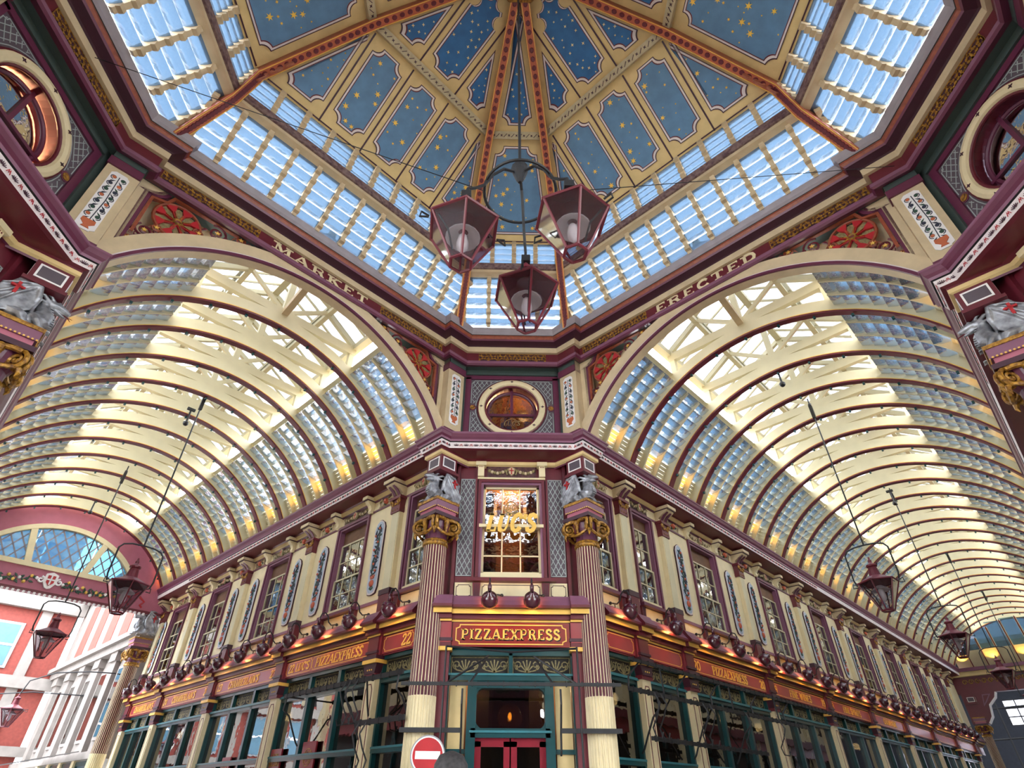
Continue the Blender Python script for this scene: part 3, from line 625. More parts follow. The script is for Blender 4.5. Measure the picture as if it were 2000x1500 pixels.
# shared facade pieces -------------------------------------------------------------------------------
def console(w, d, z0, z1):
    prof = [(0, z0), (-.06, z0), (-.09, z0 + .03), (-.08, z0 + .09), (-d * .55, z0 + (z1 - z0) * .55), (-d * .9, z0 + (z1 - z0) * .75), (-d, z0 + (z1 - z0) * .86), (-d, z1), (0, z1)]
    return MB().prism(prof, -w / 2, w / 2, 'x')
cb = console(.3, .33, 6.76, 7.04); cb.mt(1)
for x in (-.07, .07): cb.prism([(-.07, 6.78), (-.1, 6.8), (-.2, 6.93), (-.31, 6.99), (-.3, 6.97), (-.2, 6.9), (-.08, 6.77)], x - .035, x + .035, 'x')
cb.mt(0).box(-.18, .18, -.38, 0, 7.03, 7.1); cb.mt(2).box(-.17, .17, -.36, 0, 7.015, 7.03)
BIGC = cb.mesh('console', ['stone', 'plum', 'darkplum'])
cs = console(.11, .2, 6.76, 7.04); cs.box(-.09, .09, -.25, 0, 7.03, 7.1); cs.mt(1).box(-.08, .08, -.23, 0, 7.015, 7.03); SMLC = cs.mesh('small_console', ['cream', 'darkplum'])
def relief(kind, w):
    m = MB(); rnd = random.Random(kind); m.mt(0).box(-w / 2, w / 2, .0, .03, 6.8, 7.03)
    if kind == 'shield':
        m.mt(1).prism([(-.06, 6.97), (0, 7.0), (.06, 6.97), (.055, 6.87), (0, 6.82), (-.055, 6.87)], -.05, 0); m.mt(2).box(-.045, .045, -.056, -.05, 6.91, 6.93); m.box(-.01, .01, -.056, -.05, 6.84, 6.98)
        for sx in (-1, 1):
            for i in range(7): m.mt(1 if i % 2 else 3).ball((sx * (.12 + i * w * .055), -.01, 6.93 - .05 * sin(i / 6 * pi)), .035, 6)
            m.mt(3).tube([(sx * .07, -.02, 6.97), (sx * .1, -.03, 6.9), (sx * .08, -.02, 6.84)], .018, 5)
    else:
        m.mt(2).ball((0, -.03, 6.9), .065, 8)
        for i in range(10): m.mt((1, 3, 4)[i % 3]).ball((rnd.uniform(-w * .42, w * .42), -.01, rnd.uniform(6.84, 6.99)), .028, 6, (1.6, 1, .7))
        for sx in (-1, 1): m.mt(1).tube([(sx * w * .3, -.02, 7.0), (sx * w * .42, -.04, 6.93), (sx * w * .36, -.02, 6.83)], .014, 5)
    return m.mesh('frieze_relief', ['frz', 'stone', 'red' if kind == 'shield' else 'fruit', 'olive', 'leaf'])
REL_S, REL_F = relief('shield', .95), relief('fruit', .6)
def floral():
    m = MB(); z0, z1, w = 4.95, 6.45, .15
    def outl(e): return [(-w - e + .05, z0 + .02 - e), (0 - .03, z0 - e), (.03, z0 - e), (w + e - .05, z0 + .02 - e), (w + e, z0 + .12), (w + e, z1 - .14), (w + e - .05, z1 - .04), (.03, z1 + e), (-.03, z1 + e), (-w - e + .05, z1 - .04), (-w - e, z1 - .14), (-w - e, z0 + .12)]
    m.mt(0).prism(outl(.03), -.03, 0); m.mt(1).prism(outl(.018), -.036, -.03); m.mt(2).prism(outl(-.008), -.04, -.036)
    rnd = random.Random(3); y = -.045
    m.mt(4).ball((0, -.05, z0 + .2), .07, 10, (1, .5, 1)); m.mt(4).prism([(-.05, z0 + .29), (-.07, z0 + .36), (-.02, z0 + .32), (0, z0 + .37), (.02, z0 + .32), (.07, z0 + .36), (.05, z0 + .29)], -.06, -.04)
    m.mt(5); 
    for t in (-.5, .5): m.prism([(0, z0 + .06), (.07 * t * 2, z0 + .1), (.05 * t, z0 + .15)], -.05, -.04)
    for i in range(34):
        z = z0 + .38 + i * (z1 - z0 - .48) / 34; x = .06 * sin(i * 1.9) + rnd.uniform(-.03, .03); a = rnd.uniform(0, 6.28); l = rnd.uniform(.05, .085); d = Vector((cos(a), sin(a))) * l; n = Vector((-d.y, d.x)) * .32
        m.mt(3 if i % 3 else 5); c = Vector((x, z)); P = [c - d, c + n, c + d, c - n]; P = [(max(-.115, min(.115, p.x)), p.y) for p in P]; m.prism(P, -.055, -.04)
        if i % 5 == 2: m.mt(4).ball((max(-.08, min(.08, -x)), -.05, z), .03, 6)
    return m.mesh('floral_panel', ['darkplum', 'offw', 'panelb', 'leafd', 'fruit', 'leaf'])
FLO = floral()
def pilaster_mesh():
    m = MB(); m.mt(0).box(-.13, .13, -.1, 0, 4.88, 6.46); m.mt(1).box(-.11, .11, -.108, -.1, 4.9, 6.44)
    m.mt(2).box(-.16, .16, -.13, 0, 4.4, 4.8); m.mt(3).box(-.17, .17, -.14, 0, 4.8, 4.9); m.mt(2).box(-.15, .15, -.13, 0, 6.44, 6.56); m.box(-.19, .19, -.17, 0, 6.72, 6.78)
    m.prism([(-.14, 6.56), (.14, 6.56), (.17, 6.72), (-.17, 6.72)], -.13, 0)
    m.mt(4)
    for sx in (-1, 1): m.tube([(p[0], -.15, p[1]) for p in spiral(sx * .11, 6.67, .06, .012, pi / 2, -sx * 1.4, 14)], .018, 5)
    for x in (-.08, 0, .08): m.ball((x, -.14, 6.62), .03, 6, (1, .7, 1.3)); m.ball((x, -.135, 6.5), .014, 5)
    return m.mesh('pilaster', ['cream', 'creamv', 'maroon', 'darkplum', 'gold'])
PIL = pilaster_mesh()
def bracket_under_sill():
    m = MB(); m.prism([(-.05, 4.42), (.05, 4.42), (.07, 4.72), (-.07, 4.72)], -.07, 0); m.mt(1)
    for x in (-.03, 0, .03): m.box(x - .006, x + .006, -.075, -.07, 4.45, 4.7)
    return m.mesh('sill_bracket', ['maroon', 'darkplum'])
SBR = bracket_under_sill()
NW = [0]
def window(M, x0, x1, z0=4.8, z1=6.77, label='', cols=3):
    NW[0] += 1; w = empty('window_%d' % NW[0], M @ T((x0 + x1) / 2, 0, 0)); struct(w, label); h = (x1 - x0) / 2
    m = MB()
    for a, b, y0, y1, kk in ((0, .055, -.05, .12, 0), (.055, .1, -.02, .12, 1)):
        m.mt(kk); A = [(-h + a, z0 + (.0 if kk == 0 else .02)), (h - a, z0 + .0), (h - a, z1 - a), (-h + a, z1 - a)]
        m.box(-h + a, -h + b, y0, y1, z0, z1 - a); m.box(h - b, h - a, y0, y1, z0, z1 - a); m.box(-h + b, h - b, y0, y1, z1 - b, z1 - a)
    m.mt(0).box(-h - .04, h + .04, -.12, .1, z0 - .07, z0 - .01); m.mt(2).box(-h + .1, h - .1, -.03, .12, z0, z0 + .07)
    m.build('window_frame', ['plum', 'mauve', 'cream'], w)
    hi = h - .1; zt = z1 - .1; gap = .32 if x1 - x0 > .9 else .25; za = zt - gap; zm = z0 + .07 + (za - z0) * .42
    s = MB()
    for (a, b, y) in ((zm, za, .07), (z0 + .07, zm + .03, .03)):
        s.box(-hi, -hi + .035, y, y + .04, a, b); s.box(hi - .035, hi, y, y + .04, a, b); s.box(-hi, hi, y, y + .04, b - .035, b); s.box(-hi, hi, y, y + .04, a, a + .04)
        for i in range(1, cols): x = -hi + 2 * hi * i / cols; s.box(x - .011, x + .011, y + .005, y + .035, a, b)
        if b - a > .6: zz = (a + b) / 2; s.box(-hi, hi, y + .005, y + .035, zz - .01, zz + .01)
    s.build('sash', 'creamv', w)
    wd = 2 * hi / cols
    for (a, b, y) in ((zm, za, .09), (z0 + .07, zm, .05)):
        me = MB().box(-wd / 2 + .012, wd / 2 - .012, y, y + .006, a + .03, b - .03).mesh('pane', 'pane')
        for i in range(cols): put('pane', me, w, T(-hi + wd * (i + .5), 0, 0))
    MB().box(-hi, hi, .1, .11, za, zt).build('dim_opening', 'wood', w)  # brown sheet coloured as the dim room seen above the lowered sash
    return w
def shop_cornice(mb, x0, x1, dy=0):
    P = [(0, 4.46), (-.2, 4.435), (-.22, 4.42), (-.26, 4.35), (-.34, 4.255), (-.34, 4.215), (-.26, 4.21), (-.26, 4.135), (-.19, 4.13), (-.19, 4.07), (-.14, 4.065), (-.14, 4.035), (-.1, 4.03), (-.1, 3.72), (0, 3.72)]
    K = [0, 0, 0, 0, 1, 1, 2, 1, 1, 1, 2, 1, 3, 1]
    n = len(P); vs = [(x, y + dy if y < 0 else y, z) for x in (x0, x1) for y, z in P]
    for i in range(n - 1): mb.mt(K[i]).add([vs[i], vs[i + 1], vs[n + i + 1], vs[n + i]], [(0, 1, 2, 3)])
    mb.mt(1).add(vs[:n], [tuple(range(n))]); mb.add(vs[n:], [tuple(range(n))[::-1]])
SCM = ['mauve', 'maroon', 'goldp', 'signred']
def cap_block():
    m = MB(); m.mt(0).box(-.15, .15, -.2, 0, 3.72, 4.03); m.mt(1).box(-.17, .17, -.22, 0, 3.76, 3.8); m.mt(2).box(-.2, .2, -.24, 0, 3.6, 3.66); m.mt(1).box(-.2, .2, -.24, 0, 3.66, 3.72)
    m.mt(1).prism([(-.15, 3.44), (.15, 3.44), (.19, 3.6), (-.19, 3.6)], -.2, 0); m.mt(0).box(-.17, .17, -.19, 0, 3.38, 3.44); m.mt(2)
    for x in (-.06, 0, .06): m.ball((x, -.2, 3.5), .014, 5)
    m.mt(3).box(-.14, .14, -.16, 0, .0, 3.38); m.mt(4).stroke([(-.09, .5), (-.09, 3.2), (-.05, 3.28), (.05, 3.28), (.09, 3.2), (.09, .5)], .014, -.166, -.16)
    return m.mesh('shop_post', ['maroon', 'darkplum', 'goldp', 'cream', 'maroon'])
POST = cap_block()
def wall_lamp_parts():
    sh = MB().lathe([(.015, .14), (.04, .13), (.05, .1), (.085, .09), (.12, .05), (.14, -.01), (.14, -.06), (.12, -.1), (.108, -.1), (.125, -.05), (.1, .04), (.02, .08)], 16, cap=False)
    nk = MB().lathe([(.03, .12), (.035, .2), (.02, .24), (.012, .26)], 8)
    ar = MB().tube([(0, 0, .25), (0, .03, .33), (0, .1, .36), (0, .17, .3), (0, .2, .2), (.05, .24, .14), (.2, .26, .13)], .013, 6); ar.ball((.2, .27, .13), .03, 6); ar.tube([(.1, .25, .13), (.1, .25, .07)], .01, 5)
    return sh.mesh('lamp_shade', 'lampshade', True), nk.mesh('lamp_neck', 'lampshade', True), ar.mesh('lamp_arm', 'iron', True), MB().ball((0, 0, -.02), .045, 8).mesh('lamp_bulb', 'bulbglow', True)
LSH, LNK, LAR, LBU = wall_lamp_parts()
def wall_lamp(M, label, energy=6, flip=1):
    o = empty('wall_lamp', M); tag(o, label, 'lamp', 'maroon gooseneck lamps above the shop fascias')
    s = put('lamp_shade', LSH, o, Matrix.Rotation(rad(58), 4, 'X')); put('lamp_neck', LNK, o); put('lamp_arm', LAR, o, Matrix.Scale(flip, 4, (1, 0, 0)))
    put('lamp_bulb', LBU, s)
    light('lamp_light', 'SPOT', (0, .105, -.045), energy, (1, .45, .1), o, spot_size=rad(165), spot_blend=.5, shadow_soft_size=.05, rot=(rad(80), 0, 0))
    return o
ORD = ['first', 'second', 'third', 'fourth', 'fifth', 'sixth', 'seventh', 'eighth', 'ninth', 'tenth', 'eleventh', 'twelfth', 'thirteenth', 'fourteenth', 'fifteenth', 'sixteenth', 'seventeenth', 'eighteenth', 'nineteenth', 'twentieth', 'twenty-first', 'twenty-second', 'twenty-third', 'twenty-fourth']
def orn_glass(mb, x0, x1, z0, z1, y):
    h = z1 - z0; n = max(1, round((x1 - x0) / (h * 1.8))); w = (x1 - x0) / n
    mb.stroke([(x0 + .01, z0 + .01), (x1 - .01, z0 + .01), (x1 - .01, z1 - .01), (x0 + .01, z1 - .01)], .012, y - .004, y, True)
    for i in range(n):
        c = x0 + w * (i + .5)
        for t in (-.9, -.45, 0, .45, .9): mb.stroke([(c, z0 + h * .15), (c + sin(t) * h * .55, z0 + h * .15 + cos(t) * h * .7)], [.014, .022], y - .004, y)
        for sx in (-1, 1): mb.stroke(spiral(c + sx * w * .3, z0 + h * .55, h * .28, .015, -pi / 2, sx * 1.3, 12), .016, y - .004, y); mb.stroke([(c, z0 + h * .15), (c + sx * w * .3, z0 + h * .26), (c + sx * w * .48, z0 + h * .8)], .016, y - .004, y)
def facade(side, M, sx, pil, u_end, names, first, win_w, flo_off, lamp_us, street):
    X = lambda u: sx * u
    def bx(m, u0, u1, *r): m.box(*sorted((X(u0), X(u1))), *r)
    wall = MB(); bays = [(5.5, pil[0])] + list(zip(pil, pil[1:])); wins = []
    for i, (a, b) in enumerate(bays):
        c = (a + b) / 2
        if i == 0: c = a + .48
        wins.append((c - (win_w / 2 if b - a > 2 else .43), c + (win_w / 2 if b - a > 2 else .43)))
    edges = [5.3]
    for a, b in wins: edges += [a, b]
    edges.append(u_end)
    for i in range(0, len(edges), 2): bx(wall, edges[i], edges[i + 1], 0, .3, 4.4, 7.2)
    for a, b in wins: bx(wall, a, b, 0, .3, 4.4, 4.82); bx(wall, a, b, 0, .3, 6.76, 7.2)
    wall.mt(1); bx(wall, 5.3, u_end, -.03, 0, 4.73, 4.79); wall.mt(2); bx(wall, 5.3, u_end, -.02, .05, 6.76, 6.8)
    w = struct(wall.build('wall_' + side, ['cream', 'mauve', 'plum'], None, M), 'cream upper wall with plum windows above the shops of the %s' % street)
    # backs, roof, floor slab of the rooms behind
    d = MB(); bx(d, 5.6, u_end, 1.6, 1.7, 0, 7.2); bx(d, 5.6, u_end, .02, 1.7, 4.1, 4.3); bx(d, 5.6, u_end, .0, 7, 7.2, 7.35); bx(d, u_end - .1, u_end, .3, 1.6, 0, 7.2); d.build('room_lining', 'wood', w)
    for u in pil: put('pilaster', PIL, w, T(X(u), 0, 0)); put('console', BIGC, w, T(X(u), 0, 0))
    for i, (a, b) in enumerate(bays):
        wa, wb = wins[i]; c = (wa + wb) / 2; far = i > 6
        window(M, *sorted((X(wa), X(wb))), label='%s sash window of the %s, counted from the corner column' % (ORD[i], street), cols=3 if b - a > 2 else 2)
        put('frieze_relief', REL_S, w, T(X(c), 0, 0) @ Matrix.Scale((wb - wa) / 1.24, 4, (1, 0, 0)))
        br = [wa, wb]
        if b - a > 2:
            for sg in (-1, 1):
                put('floral_panel', FLO, w, T(X(c + sg * flo_off), 0, 0)); put('small_console', SMLC, w, T(X(c + sg * (win_w / 2 + .03)), 0, 0)); put('frieze_relief', REL_F, w, T(X(c + sg * (win_w / 2 + (b - a - win_w) / 4 + .01)), 0, 0))
        for u in br: put('sill_bracket', SBR, w, T(X(u), 0, 0))
    # shop cornice and posts
    m = MB(); a, b = sorted((X(5.5), X(u_end))); shop_cornice(m, a, b)
    for u in pil: shop_cornice(m, X(u) - .2, X(u) + .2, -.07)
    m.build('shop_cornice', SCM, w)
    for u in pil: put('shop_post', POST, w, T(X(u), -.0, 0))
    # sign boards
    for i, (a, b) in enumerate(bays):
        L0, R0 = sorted((X(a + (.15 if i else .1)), X(b - .17))); Wd = R0 - L0; cx = (L0 + R0) / 2
        sg = MB().box(-Wd / 2 + .02, Wd / 2 - .02, -.03, 0, 3.74, 4.02).build('shop_sign', 'signred', None, M @ T(cx, -.1, 0)); tag(sg, names[i][0], 'sign', 'red fascia boards of the %s' % street)
        gb = MB(); 
        def cart(x0, x1): gb.stroke([(x0 + .05, 3.77), (x1 - .05, 3.77), (x1 - .045, 3.8), (x1 - .01, 3.82), (x1 - .01, 3.95), (x1 - .045, 3.97), (x1 - .05, 4.0), (x0 + .05, 4.0), (x0 + .045, 3.97), (x0 + .01, 3.95), (x0 + .01, 3.82), (x0 + .045, 3.8)], .01, -.034, -.03, True)
        tx = names[i][1]; sl = .18 if sx < 0 else .0
        if names[i][2]: f = names[i][2]; s0 = -Wd / 2 + .06; s1 = s0 + (Wd - .12) * f; cart(s0, s1); cart(s1, Wd / 2 - .06)
        else: cart(-Wd / 2 + .06, Wd / 2 - .06)
        gb.build('gilt_border', 'goldp', sg)
        for s, pos, wd, hh in tx:
            lt = MB(); text(lt, s, pos * Wd, 3.885 - hh / 2, hh, -.04, -.03, width=wd, slant=sl, thick=.18, thin=.09); lt.build('lettering', 'goldp', sg)
    # shop fronts below
    for i, (a, b) in enumerate(bays):
        L0, R0 = sorted((X(a + .14), X(b - .14))); Wd = R0 - L0; n = 3 if Wd > 2 else 1
        sf = empty('shop_window', M @ T(L0, 0, 0)); tag(sf, names[i][3], 'shopfront', 'teal shopfronts of the %s' % street)
        fr = MB(); fr.box(0, Wd, -.06, .06, 3.66, 3.74); fr.box(0, Wd, -.06, .08, 3.3, 3.4); fr.mt(1).box(0, Wd, -.1, .05, 3.36, 3.4); fr.mt(0); fr.box(0, Wd, -.06, .06, .85, 1.0); fr.mt(2).box(0, Wd, -.02, .06, 0, .85); fr.mt(0)
        low = 2.35 if sx < 0 else 2.2
        for j in range(n + 1):
            x = Wd * j / n; fr.box(max(0, x - .045), min(Wd, x + .045), -.06, .06, .85, 3.7)
        fr.box(0, Wd, -.07, .06, low - .06, low); fr.mt(1).box(0, Wd, -.08, .05, low, low + .03)
        fr.build('frame', ['teal', 'tealh', 'shopred'], sf)
        og = MB()
        for j in range(n):
            x0, x1 = Wd * j / n + .05, Wd * (j + 1) / n - .05
            MB().box(x0, x1, .02, .03, low, 3.3).build('pane', 'shopglass', sf); MB().box(x0, x1, .02, .03, 1.0, low - .06).build('pane', 'shopglass', sf)
            MB().box(x0, x1, .02, .03, 3.4, 3.66).build('transom_pane', 'dark', sf); orn_glass(og, x0, x1, 3.4, 3.66, .02)
        og.build('gilt_ornament', 'olive', sf)
    for i, (a, b) in enumerate(bays):
        if i < 6: light('shop_light', 'POINT', (X((a + b) / 2), 1.1, 3.3), 30, (1, .68, .36), w, shadow_soft_size=.1)
    for i, u in enumerate(lamp_us):
        wall_lamp(M @ T(X(u), -.5, 4.33), 'maroon globe lamp on iron gooseneck, %s from the corner column along the %s' % (ORD[i], street), flip=sx * -1)
    return w
SL, SR = 'street end avenue', 'long avenue'
def nm_(i, s, t, tx, f=None): return ('red fascia board %s' % t, tx, f, 'teal framed shopfront, %s bay from the corner column on the %s' % (ORD[i], s))
namesL = [nm_(0, SL, 'with only the gilt number 22 beside the corner column', [('22', .22, .26, .17)]),
          nm_(1, SL, 'with gilt 22 and two framed shop names, beside the number 22 board', [("22 LUC'S", -.32, .82, .15), ('PIZZAEXPRESS', .15, 1.62, .17)], .34),
          nm_(2, SL, 'lettered between two gilt numbers 23', [('23', -.42, .24, .15), ("CHAMBERLAIN'S", -.02, 1.5, .16), ('23', .43, .24, .15)]),
          nm_(3, SL, 'lettered in gilt after the number 24', [('24', -.42, .24, .15), ("CHAMBERLAIN'S", -.02, 1.5, .16), ('24', .43, .24, .15)]),
          nm_(4, SL, 'lettered in gilt, last one before the open street', [("CHAMBERLAIN'S", 0, 1.5, .16)])]
fl_ = facade('left', ML, -1, [6.73, 10.13, 13.53, 16.93, 19.45], 19.62, namesL, None, 1.24, 1.1, [5.97, 7.18, 8.25, 9.36, 10.5, 11.58, 12.7, 13.82, 14.92, 16.0, 17.1, 18.1, 18.95], SL)
pilR = [6.69, 8.33] + [12.08 + 3.75 * i for i in range(7)]
namesR = [nm_(0, SR, 'left blank behind the corner column', []), nm_(1, SR, 'left blank, narrow, second from the corner column', []),
          nm_(2, SR, 'lettered in gilt between two numbers 20', [('20', -.44, .28, .16), ('PIZZAEXPRESS', -.02, 1.6, .17), ('20', .44, .28, .16)]),
          nm_(3, SR, 'lettered FINE WINES between two numbers 19', [('19', -.45, .26, .15), ('FINE WINES', 0, 1.4, .16), ('19', .45, .26, .15)]),
          nm_(4, SR, 'lettered FINE SPIRITS after the number 18', [('18', -.45, .26, .15), ('FINE SPIRITS', .02, 1.5, .16)]),
          nm_(5, SR, 'lettered CHAMPAGNE in gilt', [('CHAMPAGNE', 0, 1.4, .16)]),
          nm_(6, SR, 'in the seventh bay from the corner column', [('CIGARS', 0, 1.2, .16)][:0]), nm_(7, SR, 'in the eighth bay from the corner column', []), nm_(8, SR, 'in the ninth bay, last before the far end', [])]
fr_ = facade('right', MR, 1, pilR, 36.7, namesR, None, 1.36, 1.22, [5.93, 7.44, 8.92, 10.04, 11.29] + [12.6 + 1.245 * i for i in range(18)], SR)
# opposite walls of both avenues and the two avenues behind, plain (only reflections show them)
def plain_wall(name, M, u1, sx):
    m = MB(); a, b = sorted((sx * 5.55, sx * u1)); m.mt(0).box(a, b, 0, .3, 4.4, 7.4); m.mt(1).box(a, b, -.1, .3, 3.7, 4.1); m.mt(2).box(a, b, -.28, .0, 4.1, 4.4); m.mt(3).box(a, b, .1, .3, 0, 3.7); m.mt(0)
    n = int((u1 - 5.5) / 3.4)
    for i in range(n + 1): x = sx * (6.7 + 3.4 * i); m.mt(0).box(x - .14, x + .14, -.1, .1, 0, 7.2); m.mt(4).box(x - .9 + 1.7 * sx, x - .9 + 1.7 * sx + 1.2, -.02, .0, 4.85, 6.7); m.mt(5).box(x - .2 + 1.7 * sx, x + .3 + 1.7 * sx, -.04, .0, 4.95, 6.4)
    for i in range(n * 3): x = sx * (5.6 + 3.4 / 3 * i); m.mt(6).box(x - .05, x + .05, .02, .1, 0, 3.7)
    m.mt(1).box(a, b, -.1, 7, 7.2, 7.35)
    struct(m.build(name, ['cream', 'signred', 'maroon', 'dark', 'dark', 'creamv', 'teal'], None, M))
plain_wall('wall_left_opposite', RZ(1) @ MR, 19.6, 1); plain_wall('wall_right_opposite', RZ(3) @ ML, 36.7, -1)
for k, nm in ((1, 'a'), (2, 'b')): plain_wall('wall_back_' + ('left', 'centre')[k - 1], RZ(k) @ ML, 18, -1); 
for k in (2, 3): plain_wall('wall_back_' + ('inner', 'right')[k - 2], RZ(k) @ MR, 18, 1)
# ================================================================== chamfered corners with columns, dragons, round windows
def lattice(mb, ok, x0, x1, z0, z1, pitch, w, y, slope=1.7):
    for sg in (-1, 1):
        n = int(((x1 - x0) + (z1 - z0) / slope) / pitch) + 2
        for i in range(-n, n + 1):
            run = []; st = 60; xb = x0 + i * pitch
            for j in range(st + 1):
                z = z0 + (z1 - z0) * j / st; x = xb + sg * (z - z0) / slope
                if x0 <= x <= x1 and ok(x, z): run.append((x, z))
                else:
                    if len(run) > 1: mb.stroke([run[0], run[-1]], w, y - .006, y)
                    run = []
            if len(run) > 1: mb.stroke([run[0], run[-1]], w, y - .006, y)
def holeplate(mb, R, zc, x0, x1, z0, z1, y):
    n = 48; ang = sorted([2 * pi * i / n for i in range(n)] + [atan2(z - zc, x) % (2 * pi) for x in (x0, x1) for z in (z0, z1)]); N = len(ang); vs = []
    for a in ang:
        c, s = cos(a), sin(a); t = min([q for q in ((x1 / c if c > 1e-6 else 1e9), (x0 / c if c < -1e-6 else 1e9), ((z1 - zc) / s if s > 1e-6 else 1e9), ((z0 - zc) / s if s < -1e-6 else 1e9))]); vs += [(R * c, y, zc + R * s), (t * c, y, zc + t * s)]
    mb.add(vs, [(2 * i, 2 * i + 1, 2 * ((i + 1) % N) + 1, 2 * ((i + 1) % N)) for i in range(N)])
def torus_y(mb, R, r, zc, y, n=40, m=8, flat=1):
    vs = [((R + r * cos(b)) * cos(a), y + r * flat * sin(b), zc + (R + r * cos(b)) * sin(a)) for a in [2 * pi * i / n for i in range(n)] for b in [2 * pi * j / m for j in range(m)]]
    mb.add(vs, [(i * m + j, ((i + 1) % n) * m + j, ((i + 1) % n) * m + (j + 1) % m, i * m + (j + 1) % m) for i in range(n) for j in range(m)])
def room(mb, x0, x1, y0, y1, z0, z1):
    mb.box(x0 - .1, x0, y0, y1, z0, z1); mb.box(x1, x1 + .1, y0, y1, z0, z1); mb.box(x0, x1, y1, y1 + .1, z0, z1); mb.box(x0, x1, y0, y1, z0 - .1, z0); mb.box(x0, x1, y0, y1, z1, z1 + .1)
ZR = 8.45
def round_window(k, label, warm):
    NW[0] += 1; w = struct(empty('window_%d' % NW[0], MC(k)), label)
    m = MB(); torus_y(m, .655, .075, ZR, -.05, flat=.7); m.mt(1); torus_y(m, .72, .03, ZR, -.04); torus_y(m, .575, .03, ZR, -.03)
    m.lathe([(.58, -.03), (.58, .3), (.6, .3), (.6, -.03)], 40, (0, 0, ZR), 'y', False); m.mt(2)
    for i in range(8): a = i * pi / 4; m.prism(starpoly(.655 * cos(a), ZR + .655 * sin(a), .035, 4), -.112, -.1)
    m.build('round_frame', ['cream', 'maroon', 'darkplum'], w)
    b = MB(); b.box(-.58, .58, .12, .18, ZR - .1, ZR - .05); b.box(-.03, .03, .12, .18, ZR - .05, ZR + .58); torus_y(b, .52, .04, ZR, .16); b.build('glazing_bars', 'plum', w)
    for nm, a0, a1 in (('pane', pi, 2 * pi), ('pane', 0, pi / 2), ('pane', pi / 2, pi)):
        MB().prism([(0, ZR - .05)] + [(.54 * cos(a0 + (a1 - a0) * i / 10), ZR - .05 + .54 * sin(a0 + (a1 - a0) * i / 10)) for i in range(11)], .15, .156).build('pane', 'pane', w)
    if k == 0:
        e = MB(); e.tube([(.16 * cos(a), .14, ZR - .3 + .13 * sin(a)) for a in [i * pi / 8 for i in range(0, 9)]], .006, 4); text(e, "LUC'S", 0, ZR - .33, .11, .135, .14, slant=.2, thick=.1, thin=.05); e.build('etched_mark', 'olive', w)
    r = MB(); room(r, -.95, .95, .32, 2.4, 7.55, 9.35); r.build('room_lining', 'roomw' if warm else 'greyp', w)
    if warm > 1:
        d = MB()
        for x, y in ((-.5, .7), (0, .7), (.5, .7), (-.3, 1.2), (.3, 1.2), (-.5, 1.7), (.1, 1.7)): d.lathe([(.01, 9.335), (.07, 9.335), (.07, 9.35)], 10, (x, y, 0))
        d.build('ceiling_spots', 'dark', w)
    light('room_light', 'POINT', (.3, 1.0, 8.9), (20, 70, 420)[warm], ((.8, .8, 1), (1, .62, .3), (1, .6, .3))[warm], w, shadow_soft_size=.1)
def corner_upper(k, wall):
    m = MB(); holeplate(m, .6, ZR, -1.2, 1.2, 7.4, 9.5, -.03); m.mt(1)
    for x0, x1 in ((-1.02, -.9), (.9, 1.02)): m.box(x0, x1, -.06, -.03, 7.4, 9.25)
    m.box(-1.02, 1.02, -.06, -.03, 9.2, 9.3); m.mt(2).box(-1.2, 1.2, -.1, -.03, 9.3, 9.5)
    m.mt(2).box(-1.2, -1.02, -.1, -.03, 7.4, 9.5); m.box(1.02, 1.2, -.1, -.03, 7.4, 9.5)
    m.build('round_window_panel', ['greyp', 'plum', 'green'], wall)
    l = MB(); ok = lambda x, z: x * x + (z - ZR) ** 2 > .8 ** 2 and (abs(x) - .83) ** 2 + (z - ZR) ** 2 > .1 ** 2
    lattice(l, ok, -.86, .86, 7.62, 9.15, .1, .011, -.03, 1.5)
    for sx in (-1, 1): l.stroke([(sx * .88, 7.6), (sx * .88, 8.33)], .012, -.036, -.03); l.stroke([(sx * .88, 8.57), (sx * .88, 9.1), (sx * .83, 9.12), (sx * .82, 9.17), (sx * .1, 9.17)], .012, -.036, -.03)
    l.stroke(arc(0, ZR, .78, 0, 2 * pi, 40), .012, -.036, -.03); l.build('lattice', 'latt', wall)
    g = MB()
    for sx in (-1, 1): g.mt(0).lathe([(.055, -.05), (.055, -.03), (.001, -.03)], 12, (sx * .84, 0, ZR), 'y'); g.mt(1).lathe([(.08, -.04), (.08, -.03), (.001, -.03)], 12, (sx * .84, 0, ZR), 'y')
    g.build('gold_discs', ['gold', 'plum'], wall)
